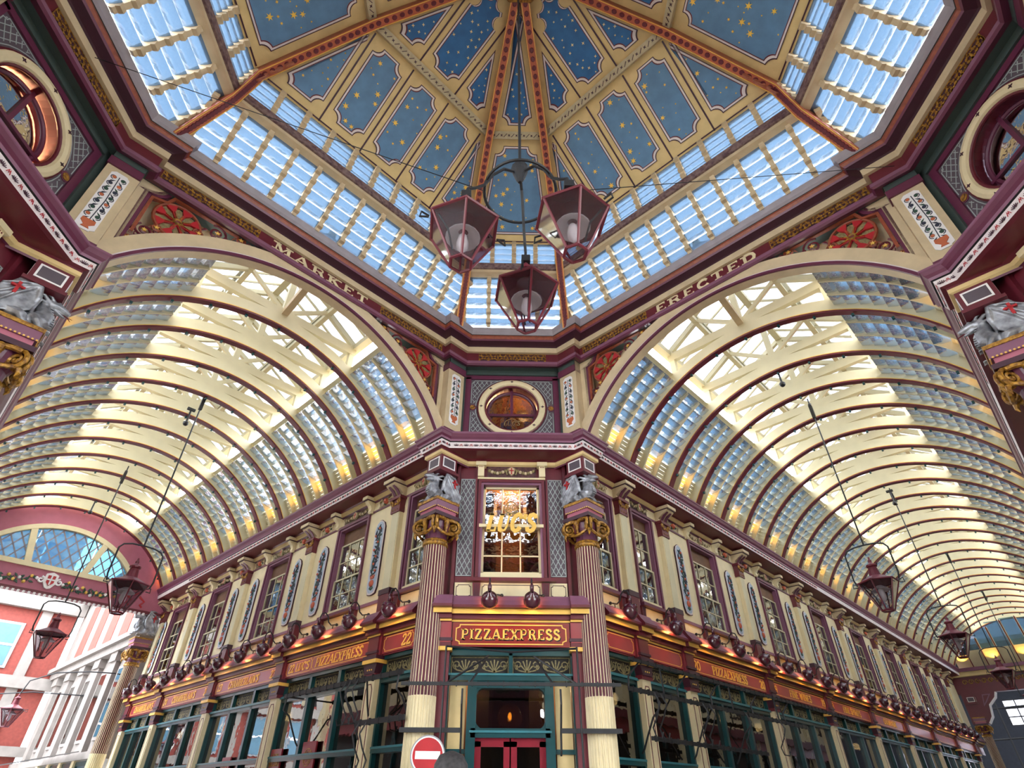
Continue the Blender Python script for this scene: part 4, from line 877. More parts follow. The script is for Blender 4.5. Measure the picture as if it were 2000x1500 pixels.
# column -------------------------------------------------------------------------------------------
def fluted(r0, r1, z0, z1, n=26):
    m = MB(); vs = []; A = []
    for i in range(n):
        for f, d in ((0, 0), (.26, 0), (.42, .014), (.63, .02), (.84, .014)): A.append((2 * pi * (i + f) / n, d))
    N = len(A)
    for r, z in ((r0, z0), (r1, z1)): vs += [((r - d) * cos(a), (r - d) * sin(a), z) for a, d in A]
    m.v = [tuple(v) for v in vs]
    for i in range(N): m.f.append((i, (i + 1) % N, N + (i + 1) % N, N + i)); m.m.append(0 if i % 5 == 0 else 1)
    return m
SH_UP, SH_LO = fluted(.215, .2, 2.95, 5.28).mesh('fluted_shaft', ['cream', 'flute']), fluted(.225, .217, .4, 2.95).mesh('lower_shaft', ['cream', 'cream'])
def capital():
    m = MB(); m.mt(1).lathe([(.2, 5.27), (.225, 5.29), (.225, 5.33), (.205, 5.35), (.22, 5.37), (.2, 5.39)], 20); m.mt(0).lathe([(.19, 5.39), (.19, 5.5), (.23, 5.6), (.25, 5.72)], 20)
    m.mt(2).box(-.29, .29, -.29, .29, 5.76, 5.83); m.mt(0).box(-.25, .25, -.25, .25, 5.72, 5.76)
    m.mt(1)
    for q in range(4):
        a = pi / 4 + q * pi / 2; R = Matrix.Rotation(a, 4, 'Z')
        for dy in (-.035, .035): m.tube([R @ Vector((.3 + p[0], dy, 5.62 + p[1])) for p in spiral(0, 0, .125, .015, pi / 2, -1.9, 26)], [.03 * (1 - .5 * i / 26) for i in range(27)], 6)
        m.ball(R @ Vector((.3, 0, 5.62)), .045, 6); m.tube([R @ Vector((.36, 0, 5.52)), R @ Vector((.38, 0, 5.46)), R @ Vector((.36, 0, 5.41))], [.035, .025, .006], 6)
        R2 = Matrix.Rotation(q * pi / 2, 4, 'Z')
        m.tube([R2 @ Vector((.24 + .04 * cos(t * 1.2), .25 * sin(t), 5.56 - .1 * cos(t) ** 2)) for t in [-1.4 + 2.8 * i / 12 for i in range(13)]], .028, 6)
        m.ball(R2 @ Vector((.27, 0, 5.68)), .055, 8, (1, 1, 1.3)); m.tube([R2 @ Vector((.27, 0, 5.66)), R2 @ Vector((.25, 0, 5.5))], [.05, .02], 6)
        for sy in (-1, 1): m.tube([R2 @ Vector((.27, sy * .03, 5.72)), R2 @ Vector((.28, sy * .12, 5.73)), R2 @ Vector((.3, sy * .2, 5.71))], [.03, .035, .03], 6)
    return m.mesh('capital', ['plum', 'gold', 'darkplum'], False)
CAP = capital()
def block(h, z0, z1, mats, extra):
    m = MB(); m.box(-h, h, -h, h, z0, z1); extra(m); return m
def _ped(m):
    m.mt(1).box(-.27, .27, -.27, .27, 6.06, 6.11); m.mt(2).box(-.255, .255, -.255, .255, 5.93, 6.06); m.mt(3)
    for s in (-1, 1):
        for i in range(12): t = -.235 + i * .0427; m.box(t, t + .02, s * .26 - .006, s * .26 + .006, 5.925, 5.945); m.box(s * .26 - .006, s * .26 + .006, t, t + .02, 5.925, 5.945)
PED = block(.23, 5.83, 6.06, 0, _ped).mesh('pedestal', ['pink', 'gold', 'mauve', 'goldp'])
def _blk(m):
    m.mt(3).box(-.235, .235, -.235, .235, 6.68, 6.73)
    for s in (-1, 1):
        m.mt(1); m.stroke([(-.14, 6.79), (.14, 6.79), (.14, 6.98), (-.14, 6.98)], .022, s * .2 - .008, s * .2 + .008, True); m.mt(2).box(-.13, .13, s * .2 - .004, s * .2 + .004, 6.8, 6.97)
        q = MB().stroke([(-.14, 6.79), (.14, 6.79), (.14, 6.98), (-.14, 6.98)], .022, s * .2 - .008, s * .2 + .008, True); q.v = [(y, x, z) for x, y, z in q.v]; m.join(q, k=1); m.mt(2).box(s * .2 - .004, s * .2 + .004, -.13, .13, 6.8, 6.97)
BLK = block(.2, 6.7, 7.08, 0, _blk).mesh('impost_block', ['maroon', 'white', 'greyp', 'maroon'])
def column(M, label, lower=True):
    o = empty('fluted_column', M); tag(o, label, 'column', 'fluted plum columns at the corners of the crossing')
    put('fluted_shaft', SH_UP, o); put('lower_shaft', SH_LO, o)
    put('capital', CAP, o); put('pedestal', PED, o); put('impost_block', BLK, o); MB().box(-.28, .28, -.28, .28, 0, .25).lathe([(.27, .25), (.29, .3), (.24, .4)], 20).build('base', 'cream', o)
    return o
# dragon: forward +x, base at z=0, about .72 high ----------------------------------------------------
def dragon_mesh():
    m = MB()
    m.tube([(-.2, 0, .1), (-.08, 0, .13), (.06, 0, .17), (.16, 0, .27), (.17, 0, .4), (.12, 0, .5), (.12, 0, .58), (.19, 0, .61)], [.1, .13, .15, .14, .11, .085, .08, .075], 12)   # body, chest, neck
    m.tube([(.14, 0, .61), (.24, 0, .63), (.33, 0, .6), (.39, 0, .58)], [.08, .075, .055, .03], 10)            # skull and upper jaw
    m.tube([(.2, 0, .57), (.28, 0, .53), (.36, 0, .5)], [.05, .035, .016], 8)                                    # lower jaw
    for s in (-1, 1):
        m.tube([(.18, s * .04, .66), (.12, s * .07, .72), (.03, s * .09, .73)], [.03, .022, .006], 6); m.tube([(.13, s * .06, .62), (.05, s * .11, .66), (-.03, s * .14, .64)], [.035, .03, .006], 6); m.tube([(.13, s * .06, .57), (.05, s * .1, .57), (-.02, s * .12, .54)], [.03, .024, .005], 6)
        m.ball((.24, s * .055, .665), .025, 6)
        m.tube([(.08, s * .1, .24), (.14, s * .15, .16), (.2, s * .15, .06), (.27, s * .15, .03)], [.07, .055, .04, .035], 8)   # foreleg
        for d in (-.03, 0, .03): m.tube([(.25, s * .15 + d, .03), (.31, s * .15 + d * 1.4, .03), (.33, s * .15 + d * 1.5, .005)], [.022, .017, .005], 5)
        m.tube([(-.14, s * .1, .16), (-.02, s * .17, .12), (.02, s * .18, .04), (.1, s * .18, .03)], [.1, .08, .045, .03], 8)  # haunch
        m.tube([(.0, s * .1, .3), (.03, s * .17, .5), (-.02, s * .19, .74)], [.05, .04, .03], 7)                # wing arm
        tip = [(-.02, .76), (-.22, .74), (-.36, .52), (-.42, .22), (-.38, .02)]
        for i, (x, z) in enumerate(tip): m.tube([(.0, s * .195, .74), (x / 2 - .01, s * .205, (.74 + z) / 2 + .02), (x, s * .195, z)], [.022, .02, .012], 6)
        P = [(.02, .26), (.05, .5), (.0, .72), (-.04, .78), (-.14, .79), (-.24, .74), (-.29, .62), (-.37, .52), (-.37, .36), (-.43, .22), (-.39, .12), (-.39, .0), (-.22, .08), (-.08, .16)]
        m.prism(P, s * .17 - .015, s * .17 + .015)
    m.tube([(-.18, 0, .1), (-.3, .05, .06), (-.36, .16, .05), (-.26, .24, .05), (-.12, .26, .04)], [.08, .06, .045, .03, .01], 8)
    return m.mesh('dragon_body', 'silver', True)
DRG = dragon_mesh()
def dragon(M, label):
    o = put('dragon_statue', DRG, None, M); tag(o, label, 'statue', 'silver dragon statues on the columns')
    md = o.modifiers.new('shell', 'REMESH'); md.mode = 'VOXEL'; md.voxel_size = .011; md.use_smooth_shade = True
    for s in (-1, 1):
        c = MB(); y = s * .19; c.box(-.225, -.19, min(y, y + s * .035), max(y, y + s * .035), .4, .62); c.box(-.28, -.135, min(y, y + s * .035), max(y, y + s * .035), .52, .555); c.build('red_cross', 'red', o)
    b = MB()
    for i in range(9): z = .2 + i * .04; x = (.305, .315, .31, .3, .29, .27, .25, .235, .225)[i]; b.box(x - .05, x - .005, -.055, .055, z, z + .022)
    b.build('belly_scales', 'silver', o)
    t = MB(); t.tube([(.3, 0, .545), (.38, 0, .53), (.43, .015, .49)], [.014, .01, .003], 5); t.tube([(.38, 0, .53), (.44, -.015, .515)], [.008, .003], 5); t.build('tongue', 'maroon', o)
    return o
wcs = {}
for k, nm in ((0, 'corner'), (1, 'corner_left'), (3, 'corner_right')):
    b = MB()
    b.box(-1.3, -.64, 0, .25, 4.4, 7.4); b.box(.64, 1.3, 0, .25, 4.4, 7.4); b.box(-.64, .64, 0, .25, 6.74, 7.4); b.box(-.64, .64, 0, .25, 4.4, 4.84)
    b.box(-1.25, 1.25, 0, 3, 9.5, 9.6); b.box(-1.3, 1.3, .02, 2.4, 7.3, 7.45)
    for sx in (-1, 1): b.box(*sorted((sx * 1.0, sx * 1.06)), -.07, 0, 4.4, 7.05); b.box(*sorted((sx * .66, sx * .7)), -.06, 0, 4.8, 7.02)
    w = wcs[k] = struct(b.build('wall_' + nm, 'maroon', None, MC(k)), 'plum chamfered wall between two fluted columns'); corner_upper(k, w)
    for sx in (-1, 1):
        MB().box(*sorted((sx * .7, sx * .98)), -.012, 0, 4.86, 6.76).build('lattice_board', 'greyp', w)
        l = MB(); lattice(l, lambda x, z: True, *sorted((sx * .71, sx * .97)), 4.88, 6.74, .09, .012, -.012, 1.9); l.stroke([(sx * .705, 4.87), (sx * .975, 4.87), (sx * .975, 6.75), (sx * .705, 6.75)], .014, -.018, -.012, True); l.build('lattice', 'latt', w)
        f = MB(); f.box(sx * .6 - .06, sx * .6 + .06, -.12, 0, 6.78, 7.03); f.box(sx * .6 - .1, sx * .6 + .1, -.16, 0, 7.0, 7.08); f.mt(1)
        for d in (-.03, 0, .03): f.box(sx * .6 + d - .008, sx * .6 + d + .008, -.125, -.12, 6.97, 6.99)
        f.build('frieze_bracket', ['cream', 'maroon'], w)
    put('frieze_relief', REL_S, w, T(0, -.03, 0)); MB().box(-.66, .66, -.07, 0, 6.74, 6.775).build('window_head', 'cream', w)
    round_window(k, {0: 'round window above the corner shop window', 1: 'round window with orange lit room, beside the street end avenue', 3: 'round window with dull panes, beside the long avenue'}[k], {0: 1, 1: 2, 3: 0}[k])
    for sg in (-1, 1):
        Mc = RZ(k) @ (V(1) @ T(3.29, 5.2, 0) if sg < 0 else V(0) @ T(-3.29, 5.2, 0))
        front = (k == 0)
        if k == 1 and sg < 0 or k == 3 and sg > 0: continue
        lab = {(0, -1): ('fluted plum column between the corner shop door and the street end avenue', 'silver winged dragon on the column by the street end avenue side of the corner shop'), (0, 1): ('fluted plum column between the corner shop door and the long avenue', 'silver winged dragon on the column by the long avenue side of the corner shop'),
               (1, 1): ('fluted plum column below the orange lit round window', 'large silver dragon with red cross wing below the orange lit round window'), (3, -1): ('fluted plum column below the dull round window', 'large silver dragon with red cross wing below the dull round window')}[(k, sg)]
        column(Mc, lab[0])
        dragon(Mc @ T(.0, 0, 6.11) @ Matrix.Rotation(pi if sg < 0 else 0, 4, 'Z') @ T(.0, -.02, 0) @ Matrix.Diagonal((.95, .95, .8, 1)), lab[1])
# ---- corner shop front (k = 0) ---------------------------------------------------------------------
M0 = MC(0); wc = wcs[0]
NW[0] += 1; w = struct(empty('window_%d' % NW[0], M0), 'tall sash window with gold name letters above the corner shop')
m = MB()
for a, b, y0, kk in ((.585, .64, -.05, 0), (.54, .585, -.02, 1)):
    m.mt(kk).box(-b, -a, y0, .15, 4.84, 6.74 - (.64 - b)); m.box(a, b, y0, .15, 4.84, 6.74 - (.64 - b)); m.box(-a, a, y0, .15, 6.74 - (.64 - a), 6.74 - (.64 - b))
m.mt(2).box(-.54, .54, -.02, .14, 4.84, 4.92); m.mt(0).box(-.78, .78, -.16, .05, 4.74, 4.8); m.build('window_frame', ['maroon', 'mauve', 'cream'], w)
s = MB()
for a, b, y in ((5.78, 6.64, .09), (4.92, 5.82, .05)):
    s.box(-.54, -.5, y, y + .04, a, b); s.box(.5, .54, y, y + .04, a, b); s.box(-.54, .54, y, y + .04, b - .04, b); s.box(-.54, .54, y, y + .04, a, a + .04)
    for x in (-.17, .17): s.box(x - .012, x + .012, y + .005, y + .035, a, b)
s.box(-.52, .52, .055, .085, 5.24, 5.265); s.box(-.6, .6, -.06, .09, 5.76, 5.82); s.build('sash', 'cream', w)
for a, b, y in ((5.8, 6.62, .11), (4.94, 5.78, .07)):
    me = MB().box(-.155, .155, y, y + .006, a, b).mesh('pane', 'pane')
    for x in (-.335, 0, .335): put('pane', me, w, T(x, 0, 0))
e = MB(); e.tube([(.1 * cos(a), .1, 6.24 + .1 * sin(a)) for a in [pi * .1 + i * pi * .8 / 8 for i in range(9)]], .008, 4); e.tube([(.12 * cos(a), .1, 6.2 + .1 * sin(a)) for a in [pi * 1.1 + i * pi * .8 / 8 for i in range(9)]], .012, 4); text(e, "LUC'S", 0, 6.17, .1, .095, .1, slant=.25, thick=.1, thin=.06); e.build('window_emblem', 'olive', w)
r = MB(); room(r, -1.2, 1.2, .28, 3.2, 4.45, 7.1); r.build('room_lining', 'roomw', w); light('room_light', 'POINT', (0, 1.4, 6.8), 230, (1, .7, .42), w, shadow_soft_size=.15)
tl = MB(); text(tl, "LUC'S", -.03, 5.66, .34, -.03, 0, width=.92, slant=.26, thick=.22, thin=.1, serif=.13)
tag(tl.build('gold_name_letters', 'goldp', None, M0 @ T(0, -.08, 0)), 'gold italic letters across the middle rail of the corner window', 'lettering')
d = MB(); d.mt(0).box(-.98, .98, -.04, 0, 4.44, 4.74); d.mt(1)
for x0, x1 in ((-.95, -.7), (-.5, .5), (.7, .95)): d.stroke([(x0 + .03, 4.5), (x1 - .03, 4.5), (x1 - .025, 4.52), (x1, 4.525), (x1, 4.67), (x1 - .025, 4.675), (x1 - .03, 4.7), (x0 + .03, 4.7), (x0 + .025, 4.675), (x0, 4.67), (x0, 4.525), (x0 + .025, 4.52)], .01, -.046, -.04, True)
d.build('dado', ['cream', 'darkplum'], wc)
for x in (-.6, .6): put('sill_bracket', SBR, wc, T(x, -.04, 0))
m = MB(); shop_cornice(m, -1.3, 1.3); 
for sx in (-1, 1): shop_cornice(m, sx * 1.12 - .15, sx * 1.12 + .15, -.06); 
m.build('shop_cornice', SCM, wc, T(0, -.12, 0)); m = MB()
for sx in (-1, 1): m.mt(0).box(sx * 1.1 - .14, sx * 1.1 + .14, -.27, 0, 3.66, 4.03); m.mt(1).box(sx * 1.1 - .16, sx * 1.1 + .16, -.29, 0, 3.74, 3.79); m.mt(2).box(sx * 1.1 - .16, sx * 1.1 + .16, -.29, 0, 3.6, 3.66); m.mt(0).box(sx * 1.12 - .14, sx * 1.12 + .14, -.22, .1, 0, 3.6)
m.build('door_jambs', ['maroon', 'darkplum', 'goldp'], wc)
sg = MB().box(-.95, .95, -.03, 0, 3.66, 4.03).build('shop_sign', 'signdark', None, M0 @ T(0, -.225, 0)); tag(sg, 'dark red gilt lettered sign over the corner shop door', 'sign')
t = MB(); x0, x1 = -.89, .89
t.stroke([(x0 + .06, 3.7), (x1 - .06, 3.7), (x1 - .055, 3.735), (x1 - .02, 3.75), (x1, 3.755), (x1, 3.935), (x1 - .02, 3.94), (x1 - .055, 3.955), (x1 - .06, 3.99), (x0 + .06, 3.99), (x0 + .055, 3.955), (x0 + .02, 3.94), (x0, 3.935), (x0, 3.755), (x0 + .02, 3.75), (x0 + .055, 3.735)], .016, -.036, -.03, True); t.build('gilt_border', 'goldp', sg)
t = MB(); text(t, 'PIZZAEXPRESS', 0, 3.77, .155, -.042, -.03, width=1.62, thick=.19, thin=.1, track=.08); t.build('lettering', 'goldp', sg)
t = MB(); text(t, 'PIZZAEXPRESS', .014, 3.755, .155, -.034, -.03, width=1.62, thick=.19, thin=.1, track=.08); t.build('letter_shadow', 'black', sg)
# door bay
fr = MB(); fr.box(-1.0, 1.0, -.12, .1, 3.56, 3.66); fr.box(-1.0, 1.0, -.12, .1, 3.2, 3.29); fr.mt(1).box(-1.0, 1.0, -.14, .05, 3.27, 3.3); fr.mt(0)
for x in (-1.0, 1.0): fr.box(x - .04, x + .04, -.12, .1, 0, 3.6)
fr.box(-.03, .03, -.12, .1, 3.28, 3.6)
for x in (-.6, .6): fr.box(x - .07, x + .07, -.1, .1, 0, 3.22)
fr.box(-.6, .6, -.08, .1, 3.1, 3.22); fr.box(-.6, .6, -.1, .1, 2.44, 2.56); fr.mt(1).box(-.62, .62, -.13, .05, 2.5, 2.53); fr.mt(0)
for sx in (-1, 1):
    fr.prism([(sx * .53, 2.56), (sx * .45, 2.56), (sx * .48, 2.58), (sx * .51, 2.61), (sx * .53, 2.65)], -.06, .06); fr.prism([(sx * .53, 3.1), (sx * .45, 3.1), (sx * .5, 3.07), (sx * .53, 3.02)], -.06, .06)
    fr.mt(2).box(*sorted((sx * .7, sx * .95)), .03, .06, 2.3, 3.2); fr.mt(2).box(*sorted((sx * .7, sx * .95)), .03, .06, .4, 2.24); fr.mt(0).box(*sorted((sx * .68, sx * .96)), -.02, .08, 2.24, 2.3)
dr = struct(fr.build('door_1', ['teal', 'tealh', 'creamd'], None, M0), 'teal framed corner shop doorway with red double doors')
MB().box(-.53, .53, .02, .026, 2.56, 3.1).build('pane', 'shopglass', dr)
for sx in (-1, 1):
    x0, x1 = sorted((sx * .03, sx * .96)); MB().box(x0, x1, .0, .01, 3.3, 3.56).build('transom_pane', 'dark', dr); o = MB(); orn_glass(o, x0, x1, 3.3, 3.56, 0); o.build('gilt_ornament', 'olive', dr)
    x0, x1 = sorted((sx * .01, sx * .53)); q = MB(); q.box(x0, x1, 0, .05, 2.33, 2.44); q.box(x0, x0 + .09, 0, .05, .3, 2.4); q.box(x1 - .09, x1, 0, .05, .3, 2.4); q.box(x0, x1, 0, .05, .05, .9); q.build('door_leaf', 'shopred', dr); MB().box(x0 + .08, x1 - .08, .02, .03, .9, 2.34).build('pane', 'shopglass', dr)
r = MB(); room(r, -1.1, 1.1, .12, 3, .0, 3.7); r.build('room_lining', 'dark', dr)
g = empty('globe_pendant', M0 @ T(0, .45, 2.76)); tag(g, 'glowing clear glass globe pendant behind the pane above the door', 'lamp')
MB().ball((0, 0, 0), .2, 20).build('glass_globe', 'globe', g, smooth=True); MB().tube([(0, 0, .2), (0, 0, .8)], .006, 5).build('cord', 'iron', g); MB().ball((0, 0, .02), .03, 8, (1, 1, 1.8)).build('filament_bulb', 'bulbglow', g); light('globe_light', 'POINT', (0, 0, -.02), 3, (1, .7, .35), g, shadow_soft_size=.04)
for i, x in enumerate((-.36, .33)): wall_lamp(M0 @ T(x, -.6, 4.31), ('maroon globe lamp over the corner shop sign, nearer the street end avenue', 'maroon globe lamp over the corner shop sign, nearer the long avenue')[i], 10)
# ================================================================== lanterns, chandelier, racks, signs, people
def hexa(r, z, a=0): return [Vector((r * cos(a + i * pi / 3), r * sin(a + i * pi / 3), z)) for i in range(6)]
def lantern_parts(R=.36, r=.11, h=.52, t=.013, rot=0.26):
    A, B = hexa(R, 0, rot), hexa(r, -h, rot); fr = MB()
    for i in range(6): fr.tube([A[i], A[(i + 1) % 6]], t * 1.3, 5); fr.tube([A[i], B[i]], t, 5); fr.tube([B[i], B[(i + 1) % 6]], t * 1.2, 5); fr.ball(A[i], t * 1.5, 5)
    panes = []
    for i in range(6):
        a, b, c, d = A[i], A[(i + 1) % 6], B[(i + 1) % 6], B[i]; panes.append(MB().add([a, b, c, d], [(0, 1, 2, 3)]).mesh('glass_pane', 'lampglass'))
    bot = MB().add(B, [tuple(range(6))]).mesh('bottom_pane', 'lampglass')
    rf = MB(); C = hexa(.12, .13, rot); rf.add(hexa(R * 1.02, .0, rot) + C, [(i, (i + 1) % 6, 6 + (i + 1) % 6, 6 + i) for i in range(6)] + [tuple(range(6, 12))]); rf.lathe([(.11, .12), (.1, .16), (.075, .3), (.1, .31), (.1, .34), (.05, .37), (.03, .4), (.035, .43), (.02, .46), (.012, .5)], 12)
    refl = MB().lathe([(.05, -.06), (.16, -.14), (.17, -.15), (.155, -.15), (.05, -.08)], 16, cap=False); bu = MB().lathe([(.02, -.1), (.045, -.14), (.06, -.24), (.055, -.3), (.02, -.35), (.005, -.36)], 12)
    arm = MB()
    for i in (0, 3): arm.tube([(R * .8 * cos(rot + i * pi / 3), R * .8 * sin(rot + i * pi / 3), -.02), (.17 * cos(rot + i * pi / 3), .17 * sin(rot + i * pi / 3), -.15), (.1 * cos(rot + i * pi / 3), .1 * sin(rot + i * pi / 3), -.4)], .01, 5)
    return dict(frame=fr.mesh('lantern_frame', 'ironred'), panes=panes, bot=bot, roof=rf.mesh('lantern_roof', 'ironred'), refl=refl.mesh('reflector', 'enamel', True), bulb=bu.mesh('bulb', 'bulb', True), arm=arm.mesh('inner_arms', 'iron'))
LT = lantern_parts()
def lantern(M, label, group, roof=True):
    o = empty('hexagonal_lantern', M); tag(o, label, 'lantern', group)
    put('lantern_frame', LT['frame'], o)
    for p in LT['panes']: put('glass_pane', p, o)
    put('bottom_pane', LT['bot'], o); put('lantern_roof', LT['roof'], o); put('reflector', LT['refl'], o); put('bulb', LT['bulb'], o); put('inner_arms', LT['arm'], o)
    ls = MB()
    for s in (-1, 1): ls.tube([(s * .35, 0, .0), (s * .43, 0, .03), (s * .44, 0, -.05), (s * .36, .02, -.04)], .011, 5)
    ls.build('side_loops', 'iron', o)
    return o
# chandelier under the dome
ch = empty('chandelier', T(-.05, 0, 0)); tag(ch, 'black iron chandelier frame with ring hanging from the dome', 'chandelier')
MB().tube([(0, 0, 14.0), (0, 0, 7.6)], .018, 6).build('rod', 'iron', ch)
MB().lathe([(.02, 7.28), (.04, 7.32), (.09, 7.48), (.1, 7.56), (.07, 7.57), (.07, 7.62), (.03, 7.66)], 12).build('hub', 'iron', ch)
MB().tube([(.4 * cos(a), .4 * sin(a), 7.08) for a in [2 * pi * i / 40 for i in range(40)]], .018, 6, True).build('ring', 'iron', ch)
CL = ('red framed glass lantern under the dome, on the street end avenue side', 'red framed glass lantern under the dome, on the long avenue side', 'lowest red framed glass lantern under the dome, nearest the corner shop')
for lab, ang in zip(CL, (202, 322, 82)):
    a = rad(ang); c, s = cos(a), sin(a)
    MB().tube([(c * r, s * r, z) for r, z in ((.06, 7.45), (.2, 7.42), (.33, 7.22), (.42, 6.98), (.52, 6.86), (.6, 6.8), (.61, 6.66), (.61, 6.52))], .018, 6).build('arm', 'iron', ch)
    lantern(T(-.05 + .61 * c, .61 * s, 6.14) @ Matrix.Rotation(a, 4, 'Z'), lab, 'three lanterns of the dome chandelier')
    MB().box(-.05, .05, -.05, .05, 6.6, 6.7).build('lantern_clamp', 'iron', ch, T(.61 * c, .61 * s, 0))
wr = MB(); wr.tube([(.35, 0, 7.1), (5.6, .9, 9.3)], .005, 4); tag(wr.build('stay_wire', 'iron'), 'thin stay wire from the chandelier to the long avenue side', 'wire')
wr = MB(); wr.tube([(-.45, 0, 7.1), (-5.6, -.3, 9.4)], .005, 4); tag(wr.build('stay_wire', 'iron'), 'thin stay wire from the chandelier to the street end avenue side', 'wire')
# avenue lanterns
def avenue_lantern(k, u, z, label, x=0):
    M = V(k) @ T(x, u, 0)
    lantern(M @ T(0, 0, z) @ Matrix.Rotation(.2, 4, 'Z'), label, 'red lanterns hanging along the avenues')
    b = empty('lantern_hanger', M); tag(b, 'black rod and bail carrying the ' + label, 'hanger', 'lantern hangers of the avenues')
    MB().tube([(-.37, 0, z), (-.4, 0, z + .12), (-.4, 0, z + .62), (-.34, 0, z + .7), (-.2, 0, z + .74), (0, 0, z + .75), (.2, 0, z + .74), (.34, 0, z + .7), (.4, 0, z + .62), (.4, 0, z + .12), (.37, 0, z)], .016, 6).build('bail', 'iron', b)
    MB().tube([(0, 0, z + .75), (0, 0, 9.5)], .016, 6).build('rod', 'iron', b); MB().box(-.035, .035, -.035, .035, 8.95, 9.3).ball((0, 0, 9.33), .04, 6).build('coupling', 'black', b)
for i, (u, z) in enumerate(((10.2, 4.95), (15.6, 4.92))): avenue_lantern(1, u, z, ('nearer red lantern of the street end avenue', 'farther red lantern of the street end avenue')[i])
for i, (u, z) in enumerate(((10.1, 5.12), (16.6, 5.25), (23.5, 5.3), (30, 5.3))): avenue_lantern(0, u, z, ('first red lantern of the long avenue', 'second red lantern of the long avenue', 'third red lantern of the long avenue', 'last red lantern of the long avenue')[i])
for i, (k, u) in enumerate(((1, 11.0), (1, 18.4), (0, 8.25), (0, 16.4))):
    g = empty('dome_camera', V(k) @ T(0, u, 0)); tag(g, 'small dark camera on a short stem under the %s roof' % ('nearer street end avenue', 'farther street end avenue', 'nearer long avenue', 'farther long avenue')[i], 'camera', 'cameras under the avenue roofs')
    MB().box(-.09, .09, -.03, .03, 9.3, 9.36).build('bracket', 'black', g); MB().tube([(0, 0, 9.3), (0, 0, 8.98)], .022, 6).build('stem', 'black', g); MB().ball((0, 0, 8.93), .065, 8).build('dome', 'black', g, smooth=True)
# ---- iron meat racks ---------------------------------------------------------------------------------
def hook(mb, x, y, z, s=1):
    mb.tube([(x, y, z + .05), (x, y - .03, z), (x, y - .1, z - .12), (x, y - .02, z - .3), (x, y + .08, z - .45), (x, y + .04, z - .58), (x, y - .06, z - .6), (x, y - .09, z - .52)], .013 * s, 5)
def rack(name, M, bars, hooks, struts, label):
    o = empty(name, M); tag(o, label, 'rack', 'black iron meat racks around the corner shop')
    for (x0, x1, y, z, h) in bars:
        b = MB().box(x0, x1, y - .015, y + .015, z - h / 2, z + h / 2)
        n = int((x1 - x0) / .22)
        for i in range(n): x = x0 + (x1 - x0) * (i + .5) / n; b.box(x - .008, x + .008, y - .022, y + .022, z - h / 2 - .012, z + h / 2 + .015)
        b.build('bar', 'iron', o)
    for h in hooks: m = MB(); hook(m, *h); m.build('hook', 'iron', o)
    for p in struts: MB().tube(p, .016, 5).build('strut', 'iron', o)
    return o
def swan(x, y0, z0, y1, z1): return [(x, y0, z0), (x, y0 - .02, z0 - .2), (x, (y0 + y1) / 2 - .08, (z0 + z1) / 2 + .08), (x, (y0 + y1) / 2 + .05, (z0 + z1) / 2 - .15), (x, y1 - .05, z1 + .06), (x, y1, z1)]
rack('meat_rack', ML, [(-9.0, -5.35, -.5, 3.28, .07), (-6.45, -5.2, -.5, 2.66, .07)], [(x, -.5, 3.26) for x in (-6.9, -6.75, -6.55)] + [(x, -.5, 2.62) for x in (-6.35, -6.15)],
     [swan(-6.85, -.5, 3.25, -.12, 2.45), swan(-5.45, -.5, 3.25, -.12, 2.5), swan(-8.9, -.5, 3.25, -.1, 2.5), [(-6.3, -.5, 3.25), (-6.5, -.3, 2.95), (-6.7, -.1, 2.75)], [(-9.0, -.5, 3.28), (-9.0, -.1, 3.28)]], 'iron rack with hooks in front of the shop lettered with two names')
rack('meat_rack', MR, [(5.7, 16.0, -.5, 3.54, .05), (5.6, 12.8, -.5, 3.1, .06), (6.1, 10.3, -.5, 2.47, .055)], [(x, -.5, 3.08) for x in (6.3, 6.5, 7.9, 8.15, 9.6, 11.2)],
     [swan(x, -.5, 3.1, -.1, 2.3) for x in (6.4, 8.05, 9.7)] + [[(x, -.5, 3.54), (x - .25, -.42, 3.3), (x - .4, -.5, 3.1)] for x in (6.0, 7.5, 8.7, 10.4, 12)] + [[(x, -.5, 3.54), (x + .05, -.5, 3.1)] for x in (6.6, 9.1, 11.2)] + [[(x, -.5, 3.54), (x, -.08, 3.62)] for x in (8.3, 12.0, 15.8)], 'long iron rack of three bars along the long avenue shops')
cr_ = rack('meat_rack', MC(0), [(-1.62, 1.62, -.7, 3.06, .045)], [], [[(sx * 1.0, -.66, 3.58), (sx * 1.0, -.66, 1.9)] for sx in (-1, 1)] + [[(sx * .98, -.68, 3.06), (sx * .35, -.4, 3.5)] for sx in (-1, 1)] + [[(sx * .62, -.68, 3.06), (sx * .4, -.3, 3.45)] for sx in (-1, 1)] + [swan(sx * .72, -.68, 3.0, -.4, 2.2) for sx in (-1, 1)] + [[(-1.0, -.66, 3.58), (0, -.66, 3.5), (1.0, -.66, 3.56)]], 'iron rack spanning the corner shop doorway between the columns')
for sx in (-1, 1):
    MB().box(*sorted((sx * .72, sx * 1.6)), -.56, -.52, 2.46, 2.52).build('collar_bar', 'iron', cr_); MB().tube([(sx * 1.35 + .25 * cos(a), -.25 + .25 * sin(a), 2.5) for a in [2 * pi * i / 20 for i in range(20)]], .02, 5, True).build('collar', 'iron', cr_)
